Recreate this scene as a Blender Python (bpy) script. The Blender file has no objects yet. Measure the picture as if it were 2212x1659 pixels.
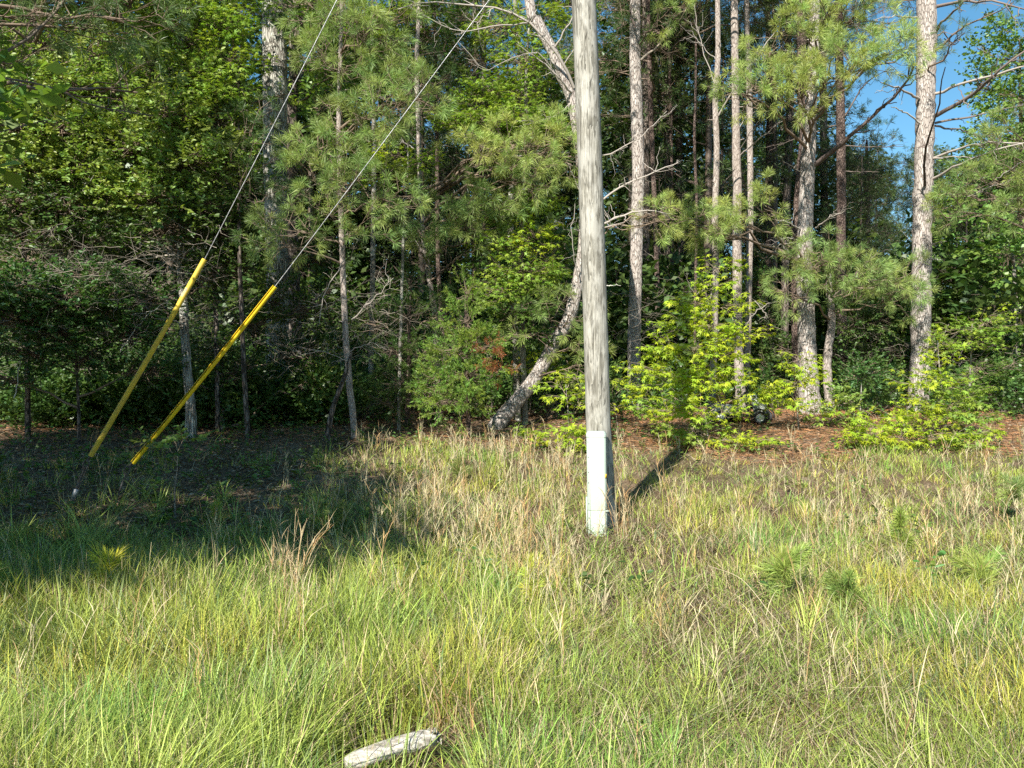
import bpy, math, random
import numpy as np
from mathutils import Vector

# ------------------------------------------------------------------ camera, light, exposure
EYE = 1.6
F = 1671.0            # focal length in units of a 2212 x 1659 picture
R = math.radians
sc = bpy.context.scene
COL = sc.collection
cam_d = bpy.data.cameras.new("camera")
cam_d.sensor_width = 36.0
cam_d.lens = 36.0 * F / 2212.0
cam_d.clip_start = 0.05
cam_d.clip_end = 2000
cam = bpy.data.objects.new("camera", cam_d)
cam.location = (0, 0, EYE)
cam.rotation_euler = (R(90), 0, 0)
COL.objects.link(cam)
sc.camera = cam

SUN_EL, SUN_AZ = 36.0, 204.5          # degrees; azimuth clockwise from +Y
to_sun = Vector((math.sin(R(SUN_AZ)) * math.cos(R(SUN_EL)), math.cos(R(SUN_AZ)) * math.cos(R(SUN_EL)), math.sin(R(SUN_EL))))
w = bpy.data.worlds.new("World")
sc.world = w
w.use_nodes = True
nt = w.node_tree
nt.nodes.clear()
sky = nt.nodes.new("ShaderNodeTexSky")
sky.sky_type = 'NISHITA'
sky.sun_disc = False
sky.sun_elevation = R(SUN_EL)
sky.sun_rotation = R(SUN_AZ)
sky.air_density = 1.0
sky.dust_density = 0.1
sky.ozone_density = 1.6
bg = nt.nodes.new("ShaderNodeBackground")
bg.inputs[1].default_value = 0.08
wo = nt.nodes.new("ShaderNodeOutputWorld")
hs = nt.nodes.new("ShaderNodeHueSaturation")
hs.inputs['Hue'].default_value = 0.485
hs.inputs['Saturation'].default_value = 1.25
nt.links.new(sky.outputs[0], hs.inputs['Color'])
nt.links.new(hs.outputs[0], bg.inputs[0])
nt.links.new(bg.outputs[0], wo.inputs[0])
sun_d = bpy.data.lights.new("sun", 'SUN')
sun_d.energy = 5.0
sun_d.angle = R(0.53)
sun_d.color = (1.0, 0.95, 0.86)
sun = bpy.data.objects.new("sun", sun_d)
sun.rotation_euler = to_sun.to_track_quat('Z', 'Y').to_euler()
sun.location = (-8, -20, 20)
COL.objects.link(sun)
sc.view_settings.view_transform = 'Standard'
sc.view_settings.look = 'None'
sc.view_settings.gamma = 1.0
sc.view_settings.use_curve_mapping = False
sc.view_settings.exposure = 1.1
cy = sc.cycles
cy.max_bounces = 6
cy.diffuse_bounces = 3
cy.glossy_bounces = 2
cy.transmission_bounces = 4
cy.transparent_max_bounces = 4
cy.use_denoising = False
cy.sample_clamp_indirect = 4.0

# ------------------------------------------------------------------ numpy geometry helpers
rng = np.random.default_rng(11)
random.seed(5)
U = rng.uniform


def W(px, py, Y):
    return np.array([(px - 1106.0) / F * Y, Y, EYE - (py - 829.5) / F * Y])


_grids = {}


def noise(x, y, s, seed=0):
    if seed not in _grids:
        _grids[seed] = np.random.default_rng(1000 + seed).random((64, 64))
    g = _grids[seed]
    x = np.asarray(x, float) / s + 1000.3
    y = np.asarray(y, float) / s + 1000.7
    xi = np.floor(x).astype(int); yi = np.floor(y).astype(int)
    fx = x - xi; fy = y - yi
    fx = fx * fx * (3 - 2 * fx); fy = fy * fy * (3 - 2 * fy)
    a = g[xi % 64, yi % 64]; b = g[(xi + 1) % 64, yi % 64]
    c = g[xi % 64, (yi + 1) % 64]; d = g[(xi + 1) % 64, (yi + 1) % 64]
    return (a * (1 - fx) + b * fx) * (1 - fy) + (c * (1 - fx) + d * fx) * fy


def sstep(a, b, x):
    t = np.clip((np.asarray(x, float) - a) / (b - a), 0, 1)
    return t * t * (3 - 2 * t)


def gz(x, y):
    x = np.asarray(x, float); y = np.asarray(y, float)
    y0 = 5.7 + 2.6 * sstep(-4, 0.5, x)
    t = np.clip((y - y0) / (16.5 - y0), 0, 1)
    t = t + 0.0
    ramp = 0.95 * (t * 0.75 + 0.25 * t * t * (3 - 2 * t))
    far = 0.012 * np.clip(y - 16.5, 0, 60)
    bump = (noise(x, y, 1.1, 1) - .5) * .07 + (noise(x, y, .35, 2) - .5) * .025
    bump = bump * sstep(0, 2, np.hypot(x - 1.0, y - 8.4))
    return ramp + far + bump


def nrm(v):
    return v / np.maximum(np.linalg.norm(v, axis=-1, keepdims=True), 1e-9)


class Soup:
    def __init__(s):
        s.v = []; s.c = []; s.t = []; s.q = []; s.n = 0

    def add(s, v, col, tris=None, quads=None):
        v = np.asarray(v, np.float32).reshape(-1, 3)
        col = np.asarray(col, np.float32)
        if col.ndim == 1:
            col = np.broadcast_to(col, (len(v), 3))
        s.v.append(v); s.c.append(col.reshape(-1, 3))
        if tris is not None and len(tris): s.t.append(np.asarray(tris, np.int64).reshape(-1, 3) + s.n)
        if quads is not None and len(quads): s.q.append(np.asarray(quads, np.int64).reshape(-1, 4) + s.n)
        s.n += len(v)

    def merged(s):
        v = np.concatenate(s.v) if s.v else np.zeros((0, 3), np.float32)
        c = np.concatenate(s.c) if s.c else np.zeros((0, 3), np.float32)
        t = np.concatenate(s.t) if s.t else np.zeros((0, 3), np.int64)
        q = np.concatenate(s.q) if s.q else np.zeros((0, 4), np.int64)
        return v, c, t, q

    def place(s, other, loc, rz, sca, tint=1.0):
        v, c, t, q = other
        ca, sa = math.cos(rz), math.sin(rz)
        m = np.array([[ca, -sa, 0], [sa, ca, 0], [0, 0, 1]]) * sca
        s.add(v @ m.T + np.asarray(loc), c * tint, t, q)

    def build(s, name, mat, parent=None, origin=(0, 0, 0), smooth=False):
        v, c, t, q = s.merged()
        v = v - np.asarray(origin, np.float32)
        me = bpy.data.meshes.new(name)
        me.vertices.add(len(v)); me.vertices.foreach_set('co', v.ravel().astype(np.float32))
        nl = len(t) * 3 + len(q) * 4
        me.loops.add(nl)
        me.loops.foreach_set('vertex_index', np.concatenate([t.ravel(), q.ravel()]).astype(np.int32))
        me.polygons.add(len(t) + len(q))
        ls = np.concatenate([np.arange(len(t)) * 3, len(t) * 3 + np.arange(len(q)) * 4]).astype(np.int32)
        me.polygons.foreach_set('loop_start', ls)
        if smooth:
            me.polygons.foreach_set('use_smooth', np.ones(len(ls), bool))
        a = me.color_attributes.new('tint', 'FLOAT_COLOR', 'POINT')
        a.data.foreach_set('color', np.concatenate([c, np.ones((len(c), 1), np.float32)], 1).astype(np.float32).ravel())
        me.update(calc_edges=True)
        me.materials.append(mat)
        o = bpy.data.objects.new(name, me)
        COL.objects.link(o)
        if parent is not None:
            o.parent = parent
        else:
            o.location = origin
        return o


def tubes(S, P, Rr, ns, col, rough=0.0):
    """P (m,k,3) polylines, Rr (m,k) radii"""
    P = np.asarray(P, float); Rr = np.asarray(Rr, float)
    if P.ndim == 2:
        P = P[None]; Rr = Rr[None]
    m, k, _ = P.shape
    T = nrm(np.gradient(P, axis=1))
    mt = nrm(P[:, -1] - P[:, 0] + 1e-6)
    ref = np.where((np.abs(mt[:, 2]) > .75)[:, None], np.array([1., 0, 0]), np.array([0, 0, 1.]))[:, None, :]
    A = nrm(np.cross(T, ref)); B = np.cross(T, A)
    th = np.arange(ns) * 2 * np.pi / ns
    rr = Rr[:, :, None] * np.ones(ns)
    if rough:
        rr = rr * (1 + rough * (rng.random(rr.shape) - .5) + rough * 1.2 * np.sin(th * 3 + 1.3) * .3)
    V = P[:, :, None, :] + rr[..., None] * (np.cos(th)[None, None, :, None] * A[:, :, None, :] + np.sin(th)[None, None, :, None] * B[:, :, None, :])
    i = np.arange(m)[:, None, None] * (k * ns); j = np.arange(k - 1)[None, :, None] * ns; l = np.arange(ns)[None, None, :]
    l2 = (l + 1) % ns
    q = np.stack([i + j + l, i + j + l2, i + j + ns + l2, i + j + ns + l], -1).reshape(-1, 4)
    col = np.asarray(col, float)
    if col.ndim == 2:      # per tube
        col = np.repeat(col, k * ns, axis=0)
    S.add(V.reshape(-1, 3), col, None, q)


def jit(col, n, v=.18, h=.08):
    c = np.asarray(col, float)[None, :] * (1 + U(-v, v, (n, 1)))
    k = U(-h, h, (n, 1))
    c = c * np.concatenate([1 + 2 * k, 1 + 0 * k, 1 - k], 1)
    return np.clip(c, .003, .95)


def frames(D, N):
    D = nrm(D); S_ = nrm(np.cross(D, N)); N2 = np.cross(S_, D)
    return D, S_, N2


BLADE = (np.array([[0, 0, 0], [.25, .36, .05], [.62, .42, .04], [1, 0, -.12], [.62, -.42, .04], [.25, -.36, .05]]),
         np.array([[0, 1, 2, 3], [0, 3, 4, 5]]))
_a = [0, 52, -52, 108, -108]; _l = [1, .92, .92, .66, .66]
_sv = [[0, 0, 0]]; _sq = []
for _i, (a_, l_) in enumerate(zip(_a, _l)):
    for da, ll, z in ((-26, .36, .0), (0, 1, -.16), (26, .36, .0)):
        r_ = l_ * ll * .62
        _sv.append([.38 + r_ * math.cos(R(a_ + da)), r_ * math.sin(R(a_ + da)), z * l_])
    b_ = 1 + _i * 3
    _sq.append([0, b_, b_ + 1, b_ + 2])
_sv[0] = [.36, 0, .03]
STAR = (np.array(_sv), np.array(_sq))
DIAM = (np.array([[0, 0, 0], [.5, .4, .04], [1, 0, -.08], [.5, -.4, .04]]), np.array([[0, 1, 2, 3]]))


def leaves(S, P, D, N, L, Wd, col, tpl):
    V, Q = tpl
    D, S_, N2 = frames(D, N)
    L = np.broadcast_to(L, (len(P),)); Wd = np.broadcast_to(Wd, (len(P),))
    vv = P[:, None, :] + V[None, :, 0:1] * (L[:, None, None] * D[:, None, :]) + V[None, :, 1:2] * (Wd[:, None, None] * S_[:, None, :]) + V[None, :, 2:3] * (L[:, None, None] * N2[:, None, :])
    k = len(V)
    q = Q[None] + (np.arange(len(P)) * k)[:, None, None]
    S.add(vv.reshape(-1, 3), np.repeat(col, k, axis=0), None, q.reshape(-1, 4))


def rdir(n, zlo=-1, zhi=1):
    a = U(0, 2 * np.pi, n); z = U(zlo, zhi, n); r = np.sqrt(np.maximum(0, 1 - z * z))
    return np.stack([r * np.cos(a), r * np.sin(a), z], 1)


def needles(S, P, D, n, L, w, col, spread=(.35, 1.3), back=.14, tipcol=None):
    """tufts of needles: P (m,3) shoot tips, D (m,3) shoot directions"""
    m = len(P)
    D = nrm(D)
    r1 = rdir(m * n).reshape(m, n, 3)
    perp = nrm(np.cross(r1, D[:, None, :]))
    u = U(0, 1, (m, n, 1))
    th = spread[0] + (spread[1] - spread[0]) * (1 - u) ** .8 + U(-.12, .12, (m, n, 1))
    d = np.cos(th) * D[:, None] + np.sin(th) * perp
    base = P[:, None] - D[:, None] * back * (1 - u)
    LL = L * U(.7, 1.1, (m, n, 1))
    tip = base + d * LL; tip[..., 2] -= (.08 * LL * LL / max(L, .01))[..., 0] * 1.5
    side = nrm(np.cross(d, rdir(m * n).reshape(m, n, 3))) * w / 2
    mid = base + d * LL * .55
    V = np.stack([base - side * .6, base + side * .6, mid + side, tip, mid - side], 2)     # m,n,5,3
    V = np.stack([base, mid + side, tip, mid - side], 2)
    q = (np.arange(m * n) * 4)[:, None] + np.array([0, 1, 2, 3])[None]
    cb = np.repeat(np.asarray(col), n, axis=0) * U(.75, 1.2, (m * n, 1))
    S.add(V.reshape(-1, 3), np.repeat(cb, 4, axis=0), None, q)


# ------------------------------------------------------------------ materials
def newmat(name):
    m = bpy.data.materials.new(name); m.use_nodes = True
    n = m.node_tree; n.nodes.clear()
    return m, n, n.nodes.new("ShaderNodeOutputMaterial")


def leafmat(name, rough=.45, spec=.35, trans=.35, gain=(1.25, 1.3, .55)):
    m, n, out = newmat(name)
    at = n.nodes.new("ShaderNodeAttribute"); at.attribute_name = 'tint'
    p = n.nodes.new("ShaderNodeBsdfPrincipled")
    p.inputs['Roughness'].default_value = rough
    p.inputs['Specular IOR Level'].default_value = spec
    n.links.new(at.outputs['Color'], p.inputs['Base Color'])
    if trans > 0:
        mul = n.nodes.new("ShaderNodeVectorMath"); mul.operation = 'MULTIPLY'
        mul.inputs[1].default_value = gain
        n.links.new(at.outputs['Color'], mul.inputs[0])
        tr = n.nodes.new("ShaderNodeBsdfTranslucent")
        n.links.new(mul.outputs[0], tr.inputs['Color'])
        mx = n.nodes.new("ShaderNodeMixShader"); mx.inputs[0].default_value = trans
        n.links.new(p.outputs[0], mx.inputs[1]); n.links.new(tr.outputs[0], mx.inputs[2])
        n.links.new(mx.outputs[0], out.inputs[0])
    else:
        n.links.new(p.outputs[0], out.inputs[0])
    return m


def ramp(n, stops):
    r = n.nodes.new("ShaderNodeValToRGB")
    e = r.color_ramp.elements
    while len(e) < len(stops): e.new(.5)
    for x, (p, c) in zip(e, stops):
        x.position = p; x.color = (*c, 1)
    return r


def barkmat(name, dark, mid, light, plate=(14, 14, 3.2), lichen=None, bump=.6, edge=(.02, .22)):
    m, n, out = newmat(name)
    L = n.links.new
    tc = n.nodes.new("ShaderNodeTexCoord")
    mp = n.nodes.new("ShaderNodeMapping"); mp.inputs['Scale'].default_value = plate
    L(tc.outputs['Object'], mp.inputs[0])
    ns = n.nodes.new("ShaderNodeTexNoise"); ns.inputs['Scale'].default_value = 2.2; ns.inputs['Detail'].default_value = 4
    L(mp.outputs[0], ns.inputs['Vector'])
    ad = n.nodes.new("ShaderNodeMixRGB"); ad.blend_type = 'ADD'; ad.inputs[0].default_value = .55
    L(mp.outputs[0], ad.inputs[1]); L(ns.outputs['Color'], ad.inputs[2])
    vo = n.nodes.new("ShaderNodeTexVoronoi"); vo.feature = 'DISTANCE_TO_EDGE'; vo.inputs['Scale'].default_value = 1.0
    L(ad.outputs[0], vo.inputs['Vector'])
    mr = n.nodes.new("ShaderNodeMapRange"); mr.inputs[1].default_value = edge[0]; mr.inputs[2].default_value = edge[1]
    L(vo.outputs['Distance'], mr.inputs[0])
    vc = n.nodes.new("ShaderNodeTexVoronoi"); vc.feature = 'F1'; vc.inputs['Scale'].default_value = 1.0
    L(ad.outputs[0], vc.inputs['Vector'])
    nf = n.nodes.new("ShaderNodeTexNoise"); nf.inputs['Scale'].default_value = 9; nf.inputs['Detail'].default_value = 6
    L(mp.outputs[0], nf.inputs['Vector'])
    sep = n.nodes.new("ShaderNodeSeparateColor"); L(vc.outputs['Color'], sep.inputs[0])
    mxv = n.nodes.new("ShaderNodeMath"); mxv.operation = 'MULTIPLY_ADD'; mxv.inputs[1].default_value = .5
    L(sep.outputs[0], mxv.inputs[0]); L(nf.outputs['Fac'], mxv.inputs[2])
    rp = ramp(n, [(.35, mid), (.95, light)])
    L(mxv.outputs[0], rp.inputs[0])
    cm = n.nodes.new("ShaderNodeMixRGB"); cm.inputs[1].default_value = (*dark, 1)
    L(mr.outputs[0], cm.inputs[0]); L(rp.outputs[0], cm.inputs[2])
    last = cm.outputs[0]
    if lichen:
        nl = n.nodes.new("ShaderNodeTexNoise"); nl.inputs['Scale'].default_value = 3.5; nl.inputs['Detail'].default_value = 5
        L(tc.outputs['Object'], nl.inputs['Vector'])
        rl = ramp(n, [(.52, (0, 0, 0)), (.62, (1, 1, 1))]); L(nl.outputs['Fac'], rl.inputs[0])
        c2 = n.nodes.new("ShaderNodeMixRGB"); c2.inputs[2].default_value = (*lichen, 1)
        L(rl.outputs[0], c2.inputs[0]); L(last, c2.inputs[1]); last = c2.outputs[0]
    p = n.nodes.new("ShaderNodeBsdfPrincipled"); p.inputs['Roughness'].default_value = .9; p.inputs['Specular IOR Level'].default_value = .15
    L(last, p.inputs['Base Color'])
    hs = n.nodes.new("ShaderNodeMath"); hs.operation = 'MULTIPLY_ADD'; hs.inputs[1].default_value = .35
    L(nf.outputs['Fac'], hs.inputs[0]); L(mr.outputs[0], hs.inputs[2])
    bp = n.nodes.new("ShaderNodeBump"); bp.inputs['Strength'].default_value = bump; bp.inputs['Distance'].default_value = .03
    L(hs.outputs[0], bp.inputs['Height']); L(bp.outputs[0], p.inputs['Normal'])
    L(p.outputs[0], out.inputs[0])
    return m


def noisemat(name, c1, c2, scale=6, stretch=(1, 1, 1), rough=.8, bump=.2, metallic=0, lo=.35, hi=.65, spec=.3, detail=8):
    m, n, out = newmat(name)
    L = n.links.new
    tc = n.nodes.new("ShaderNodeTexCoord")
    mp = n.nodes.new("ShaderNodeMapping"); mp.inputs['Scale'].default_value = stretch
    L(tc.outputs['Object'], mp.inputs[0])
    ns = n.nodes.new("ShaderNodeTexNoise"); ns.inputs['Scale'].default_value = scale; ns.inputs['Detail'].default_value = detail
    L(mp.outputs[0], ns.inputs['Vector'])
    rp = ramp(n, [(lo, c1), (hi, c2)]); L(ns.outputs['Fac'], rp.inputs[0])
    p = n.nodes.new("ShaderNodeBsdfPrincipled"); p.inputs['Roughness'].default_value = rough
    p.inputs['Metallic'].default_value = metallic; p.inputs['Specular IOR Level'].default_value = spec
    L(rp.outputs[0], p.inputs['Base Color'])
    if bump:
        b = n.nodes.new("ShaderNodeBump"); b.inputs['Strength'].default_value = bump; b.inputs['Distance'].default_value = .02
        L(ns.outputs['Fac'], b.inputs['Height']); L(b.outputs[0], p.inputs['Normal'])
    L(p.outputs[0], out.inputs[0])
    return m


M = {}
M['leaf'] = leafmat('broad_leaf', .42, .45, .32)
M['gum'] = leafmat('sweetgum_leaf', .5, .3, .42, (1.15, 1.2, .5))
M['needle'] = leafmat('pine_needle', .45, .4, .32, (1.1, 1.15, .6))
M['grass'] = leafmat('grass_blade', .45, .35, .24, (1.1, 1.15, .6))
M['straw'] = leafmat('dry_straw', .7, .2, .2, (1, 1, .8))
M['litter'] = leafmat('leaf_litter', .8, .15, 0)
M['twig'] = leafmat('twig_bark', .85, .15, 0)
M['pine_bark'] = barkmat('pine_bark', (.17, .135, .115), (.33, .28, .245), (.50, .455, .41), (30, 30, 6.5), None, .7, (.0, .13))
M['pine_bark_thin'] = barkmat('thin_pine_bark', (.15, .115, .095), (.28, .23, .195), (.44, .385, .34), (44, 44, 9), None, .5, (.0, .13))
M['red_bark'] = barkmat('reddish_pine_bark', (.045, .03, .025), (.13, .09, .072), (.24, .18, .15), (38, 38, 12), None, .7)
M['oak_bark'] = barkmat('oak_bark', (.12, .105, .085), (.36, .335, .285), (.55, .53, .46), (26, 26, 3.2), (.5, .5, .43), .7)
M['pale_bark'] = barkmat('pale_smooth_bark', (.12, .105, .085), (.22, .20, .165), (.33, .31, .27), (40, 40, 14), (.42, .41, .35), .3)
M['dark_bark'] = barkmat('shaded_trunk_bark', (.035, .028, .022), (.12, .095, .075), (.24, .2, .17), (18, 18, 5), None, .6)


def tag(o, label=None, cat=None, group=None, kind=None):
    if label: o['label'] = label
    if cat: o['category'] = cat
    if group: o['group'] = group
    if kind: o['kind'] = kind
    return o


def empty(name, loc, label, cat, group=None):
    o = bpy.data.objects.new(name, None)
    o.empty_display_size = .2
    o.location = [float(a) for a in loc]
    COL.objects.link(o)
    return tag(o, label, cat, group)


# ------------------------------------------------------------------ ground
def build_ground():
    xs = np.concatenate([np.linspace(-300, -30, 10)[:-1], np.linspace(-30, -11, 40)[:-1], np.linspace(-11, 13, 330), np.linspace(13, 30, 40)[1:], np.linspace(30, 300, 10)[1:]])
    ys = np.concatenate([np.linspace(-60, -4, 15)[:-1], np.linspace(-4, 22, 330), np.linspace(22, 60, 60)[1:], np.linspace(60, 400, 12)[1:]])
    X, Y = np.meshgrid(xs, ys, indexing='ij')
    V = np.stack([X, Y, gz(X, Y)], -1).reshape(-1, 3)
    nx, ny = len(xs), len(ys)
    i = np.arange(nx - 1)[:, None] * ny; j = np.arange(ny - 1)[None]
    q = np.stack([i + j, i + ny + j, i + ny + j + 1, i + j + 1], -1).reshape(-1, 4)
    S = Soup(); S.add(V, (.2, .2, .2), None, q)
    m, n, out = newmat('soil_and_litter')
    L = n.links.new
    tc = n.nodes.new("ShaderNodeTexCoord")
    n1 = n.nodes.new("ShaderNodeTexNoise"); n1.inputs['Scale'].default_value = 1.3; n1.inputs['Detail'].default_value = 8
    n2 = n.nodes.new("ShaderNodeTexNoise"); n2.inputs['Scale'].default_value = 45; n2.inputs['Detail'].default_value = 6
    L(tc.outputs['Object'], n1.inputs['Vector']); L(tc.outputs['Object'], n2.inputs['Vector'])
    r1 = ramp(n, [(.3, (.10, .075, .05)), (.55, (.17, .125, .085)), (.75, (.24, .19, .14))]); L(n1.outputs['Fac'], r1.inputs[0])
    r2 = ramp(n, [(.35, (.45, .42, .38)), (.65, (1.35, 1.3, 1.25))]); L(n2.outputs['Fac'], r2.inputs[0])
    mx = n.nodes.new("ShaderNodeMixRGB"); mx.blend_type = 'MULTIPLY'; mx.inputs[0].default_value = 1
    L(r1.outputs[0], mx.inputs[1]); L(r2.outputs[0], mx.inputs[2])
    p = n.nodes.new("ShaderNodeBsdfPrincipled"); p.inputs['Roughness'].default_value = .95; p.inputs['Specular IOR Level'].default_value = .1
    L(mx.outputs[0], p.inputs['Base Color'])
    b = n.nodes.new("ShaderNodeBump"); b.inputs['Strength'].default_value = .6; b.inputs['Distance'].default_value = .02
    L(n2.outputs['Fac'], b.inputs['Height']); L(b.outputs[0], p.inputs['Normal'])
    L(p.outputs[0], out.inputs[0])
    o = S.build('ground', m, smooth=True)
    tag(o, kind='structure')


build_ground()


# ------------------------------------------------------------------ masks over the ground
def shade_zone(x, y):          # the sparse, litter covered ground under the left trees
    edge = -1.7 + .35 * (y - 9) * 0 + (noise(x, y, 1.2, 5) - .5) * 1.2
    return sstep(0, 1, (edge - x) / 1.2) * sstep(6.6, 8.2, y)


def forest_zone(x, y):
    edge = 12.5 - .9 * np.exp(-((x - 4.6) / .9) ** 2) + (noise(x, y, 1.0, 6) - .5) * 1.4 + .5 * np.exp(-((x - 1.6) / 1.2) ** 2)
    return sstep(-.3, .6, y - edge)


def bare_zone(x, y):           # trampled patch at the foot of the pole
    d = np.hypot((x - 1.15) / 1.15, (y - 7.7) / 1.0)
    d2 = np.hypot((x - .95) / .75, (y - 6.5) / .95)
    n_ = (noise(x, y, .3, 8) - .5) * .5
    return np.maximum(1 - sstep(.45, 1.15, d + n_), 1 - sstep(.3, 1.2, d2 + n_))


def field_pts(n, y0=2.2, y1=13.5, pw=1.25, half=.78):
    """points over the visible field, denser near the camera"""
    u = U(0, 1, n)
    a = 1 - pw
    y = (y0 ** a + u * (y1 ** a - y0 ** a)) ** (1 / a)
    x = U(-1, 1, n) * (half * y + .6)
    k = (np.abs(x + .45) > .34) | (np.abs(y - 2.95) > .62) | (U(0, 1, n) < .12)
    return x[k], y[k]


def blades(S, x, y, z, H, wd, az, lean, bend, c0, c1):
    n = len(x)
    t = np.array([0, .4, .75, 1.0])
    hor = lean[:, None] * t + bend[:, None] * t ** 2.2
    ver = t - .35 * bend[:, None] * t ** 2.5
    ca, sa = np.cos(az), np.sin(az)
    P = np.stack([x[:, None] + hor * H[:, None] * ca[:, None], y[:, None] + hor * H[:, None] * sa[:, None], z[:, None] + np.maximum(ver, .02) * H[:, None]], -1)
    sd = az + np.pi / 2 + U(-.9, .9, n)
    side = np.stack([np.cos(sd), np.sin(sd), np.zeros(n)], -1) * wd[:, None] / 2
    wt = np.array([.9, 1, .6])
    A = P[:, :3] - side[:, None] * wt[None, :, None]
    B = P[:, :3] + side[:, None] * wt[None, :, None]
    V = np.concatenate([np.stack([A, B], 2).reshape(n, 6, 3), P[:, 3:4]], 1)
    k = (np.arange(n) * 7)[:, None, None]
    q = np.array([[0, 1, 3, 2], [2, 3, 5, 4]])[None] + k
    tr = np.array([[4, 5, 6]])[None] + k
    tt = np.array([0, 0, .4, .4, .75, .75, 1])[None, :, None]
    c = c0[:, None, :] * (1 - tt) + c1[:, None, :] * tt
    S.add(V.reshape(-1, 3), c.reshape(-1, 3), tr.reshape(-1, 3), q.reshape(-1, 4))


GREEN = np.array((.29, .39, .075)); DRY = np.array((.58, .50, .31)); THATCH = np.array((.40, .34, .21)); BRN = np.array((.2, .13, .075))


def grass_field():
    # green tufts
    S = Soup()
    cx, cy_ = field_pts(16000, 2.3, 14.0, 1.3)
    nc = len(cx)
    dens = .16 + 1.15 * noise(cx, cy_, .45, 3) * noise(cx, cy_, 2.3, 4) * 2
    dens = dens + .35 * sstep(1.5, 2.5, cx) * sstep(6.5, 8, cy_)
    dens = dens * (.55 + .9 * noise(cx, cy_, .18, 17))
    dens *= (1 - .9 * shade_zone(cx, cy_)) * (1 - .93 * forest_zone(cx, cy_)) * (1 - .9 * bare_zone(cx, cy_))
    keep = U(0, 1, nc) < dens
    cx, cy_ = cx[keep], cy_[keep]
    nc = len(cx)
    nb = 19
    kind = noise(cx, cy_, 1.6, 9)                      # 0 short fine, 1 tall
    left = sstep(1.5, -1.0, cx) * sstep(8.0, 5.0, cy_)
    H = (.09 + .20 * kind ** 1.3 + .14 * left - .03 * sstep(7, 10, cy_)) * U(.6, 1.35, nc)
    hue = noise(cx, cy_, .5, 12)
    cc = GREEN[None] * (1 + (hue[:, None] - .5) * np.array([[1.1, .3, .2]])) * U(.75, 1.2, (nc, 1))
    blu = U(0, 1, nc) < .12
    cc[blu] = np.array((.11, .19, .085)) * U(.8, 1.2, (blu.sum(), 1))
    i = np.repeat(np.arange(nc), nb)
    n = len(i)
    az = U(0, 2 * np.pi, n)
    rad = U(0, 1, n) ** .7 * .075 * (1 + kind[i])
    x = cx[i] + rad * np.cos(az); y = cy_[i] + rad * np.sin(az)
    h = H[i] * U(.45, 1.15, n)
    wd = (.0022 + .0045 * U(0, 1, n) ** 1.6) * (1 + .10 * (y - 3))
    col = cc[i] * U(.6, 1.35, (n, 1))
    dryb = U(0, 1, n) < (.06 + .28 * noise(x, y, 1.1, 14))
    col[dryb] = THATCH * U(.7, 1.5, (dryb.sum(), 1))
    blades(S, x, y, gz(x, y) - .01, h, wd, az, U(0, .4, n), U(0, .75, n) ** 1.3, col * np.array([1.25, 1.05, .95]), col * np.array([1.12, 1.05, 1.0]))
    cx, cy_ = field_pts(1500, 2.4, 9.0, 1.2)
    pr = (.25 + .75 * sstep(.8, -1.0, cx)) * (.15 + 1.1 * noise(cx, cy_, .9, 19)) * (1 - .9 * bare_zone(cx, cy_)) * (1 - .7 * shade_zone(cx, cy_))
    k = U(0, 1, len(cx)) < pr
    cx, cy_ = cx[k], cy_[k]; nc = len(cx); nb = 30
    i = np.repeat(np.arange(nc), nb); n = len(i)
    hc = U(.22, .46, nc) * (.8 + .35 * sstep(1, -1.5, cx))
    az = U(0, 6.28, n); rad = U(0, .06, n)
    x = cx[i] + rad * np.cos(az); y = cy_[i] + rad * np.sin(az)
    cl = np.where((U(0, 1, nc) < .3)[:, None], np.array((.25, .32, .11)), np.array((.36, .43, .095))) * U(.8, 1.25, (nc, 1))
    cb = cl[i] * U(.75, 1.2, (n, 1))
    blades(S, x, y, gz(x, y) - .01, hc[i] * U(.5, 1.15, n), U(.0035, .0068, n) * (1 + .06 * (y - 3)), az, U(.05, .45, n), U(.1, 1.1, n), cb, cb * 1.1)
    o = S.build('green_grass', M['grass']); tag(o, 'green tufted grass covering the verge', 'grass', kind='stuff')
    print('grass blades', n)
    # dead thatch lying low
    S = Soup()
    n = 125000
    x, y = field_pts(n, 2.2, 14.5, 1.25); n = len(x)
    k = U(0, 1, n) < (.5 + .6 * noise(x, y, .6, 15)) * (1 - .8 * shade_zone(x, y)) * (1 - .7 * forest_zone(x, y))
    x, y = x[k], y[k]; n = len(x)
    h = U(.06, .22, n)
    col = np.where((U(0, 1, n) < .5)[:, None], THATCH * U(.3, 1.5, (n, 1)), BRN * U(.2, 1.2, (n, 1)))  # dead grass browns, with darker tones put in for shade between blades
    gl = U(0, 1, n) < .38
    col[gl] = GREEN * U(.5, 1.1, (gl.sum(), 1))
    blades(S, x, y, gz(x, y) + U(0, .04, n), h, U(.0022, .005, n) * (1 + .09 * (y - 3)), U(0, 2 * np.pi, n), U(.3, 2.2, n), U(0, .8, n), col, col * 1.05)
    o = S.build('dead_thatch', M['straw']); tag(o, 'matted dead grass under the green blades', 'dead grass', kind='stuff')
    # tall dry stalks
    S = Soup()
    n = 2300
    x, y = field_pts(n, 3.0, 13.4, .7); n = len(x)
    band = .75 * sstep(6, 8.0, y) * sstep(-3.2, -1.2, x) * (1 - .55 * sstep(1.6, 2.6, x)) + .10 + .6 * np.exp(-((x + .2) / 1.0) ** 2) * sstep(4.5, 6, y)
    k = U(0, 1, n) < band * (.12 + 1.0 * noise(x, y, .7, 16) ** 1.6) * (1 - .95 * shade_zone(x, y)) * (1 - .85 * bare_zone(x, y))
    x, y = x[k], y[k]; n = len(x)
    # each clump point spawns a few stalks
    rep = 4
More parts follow.
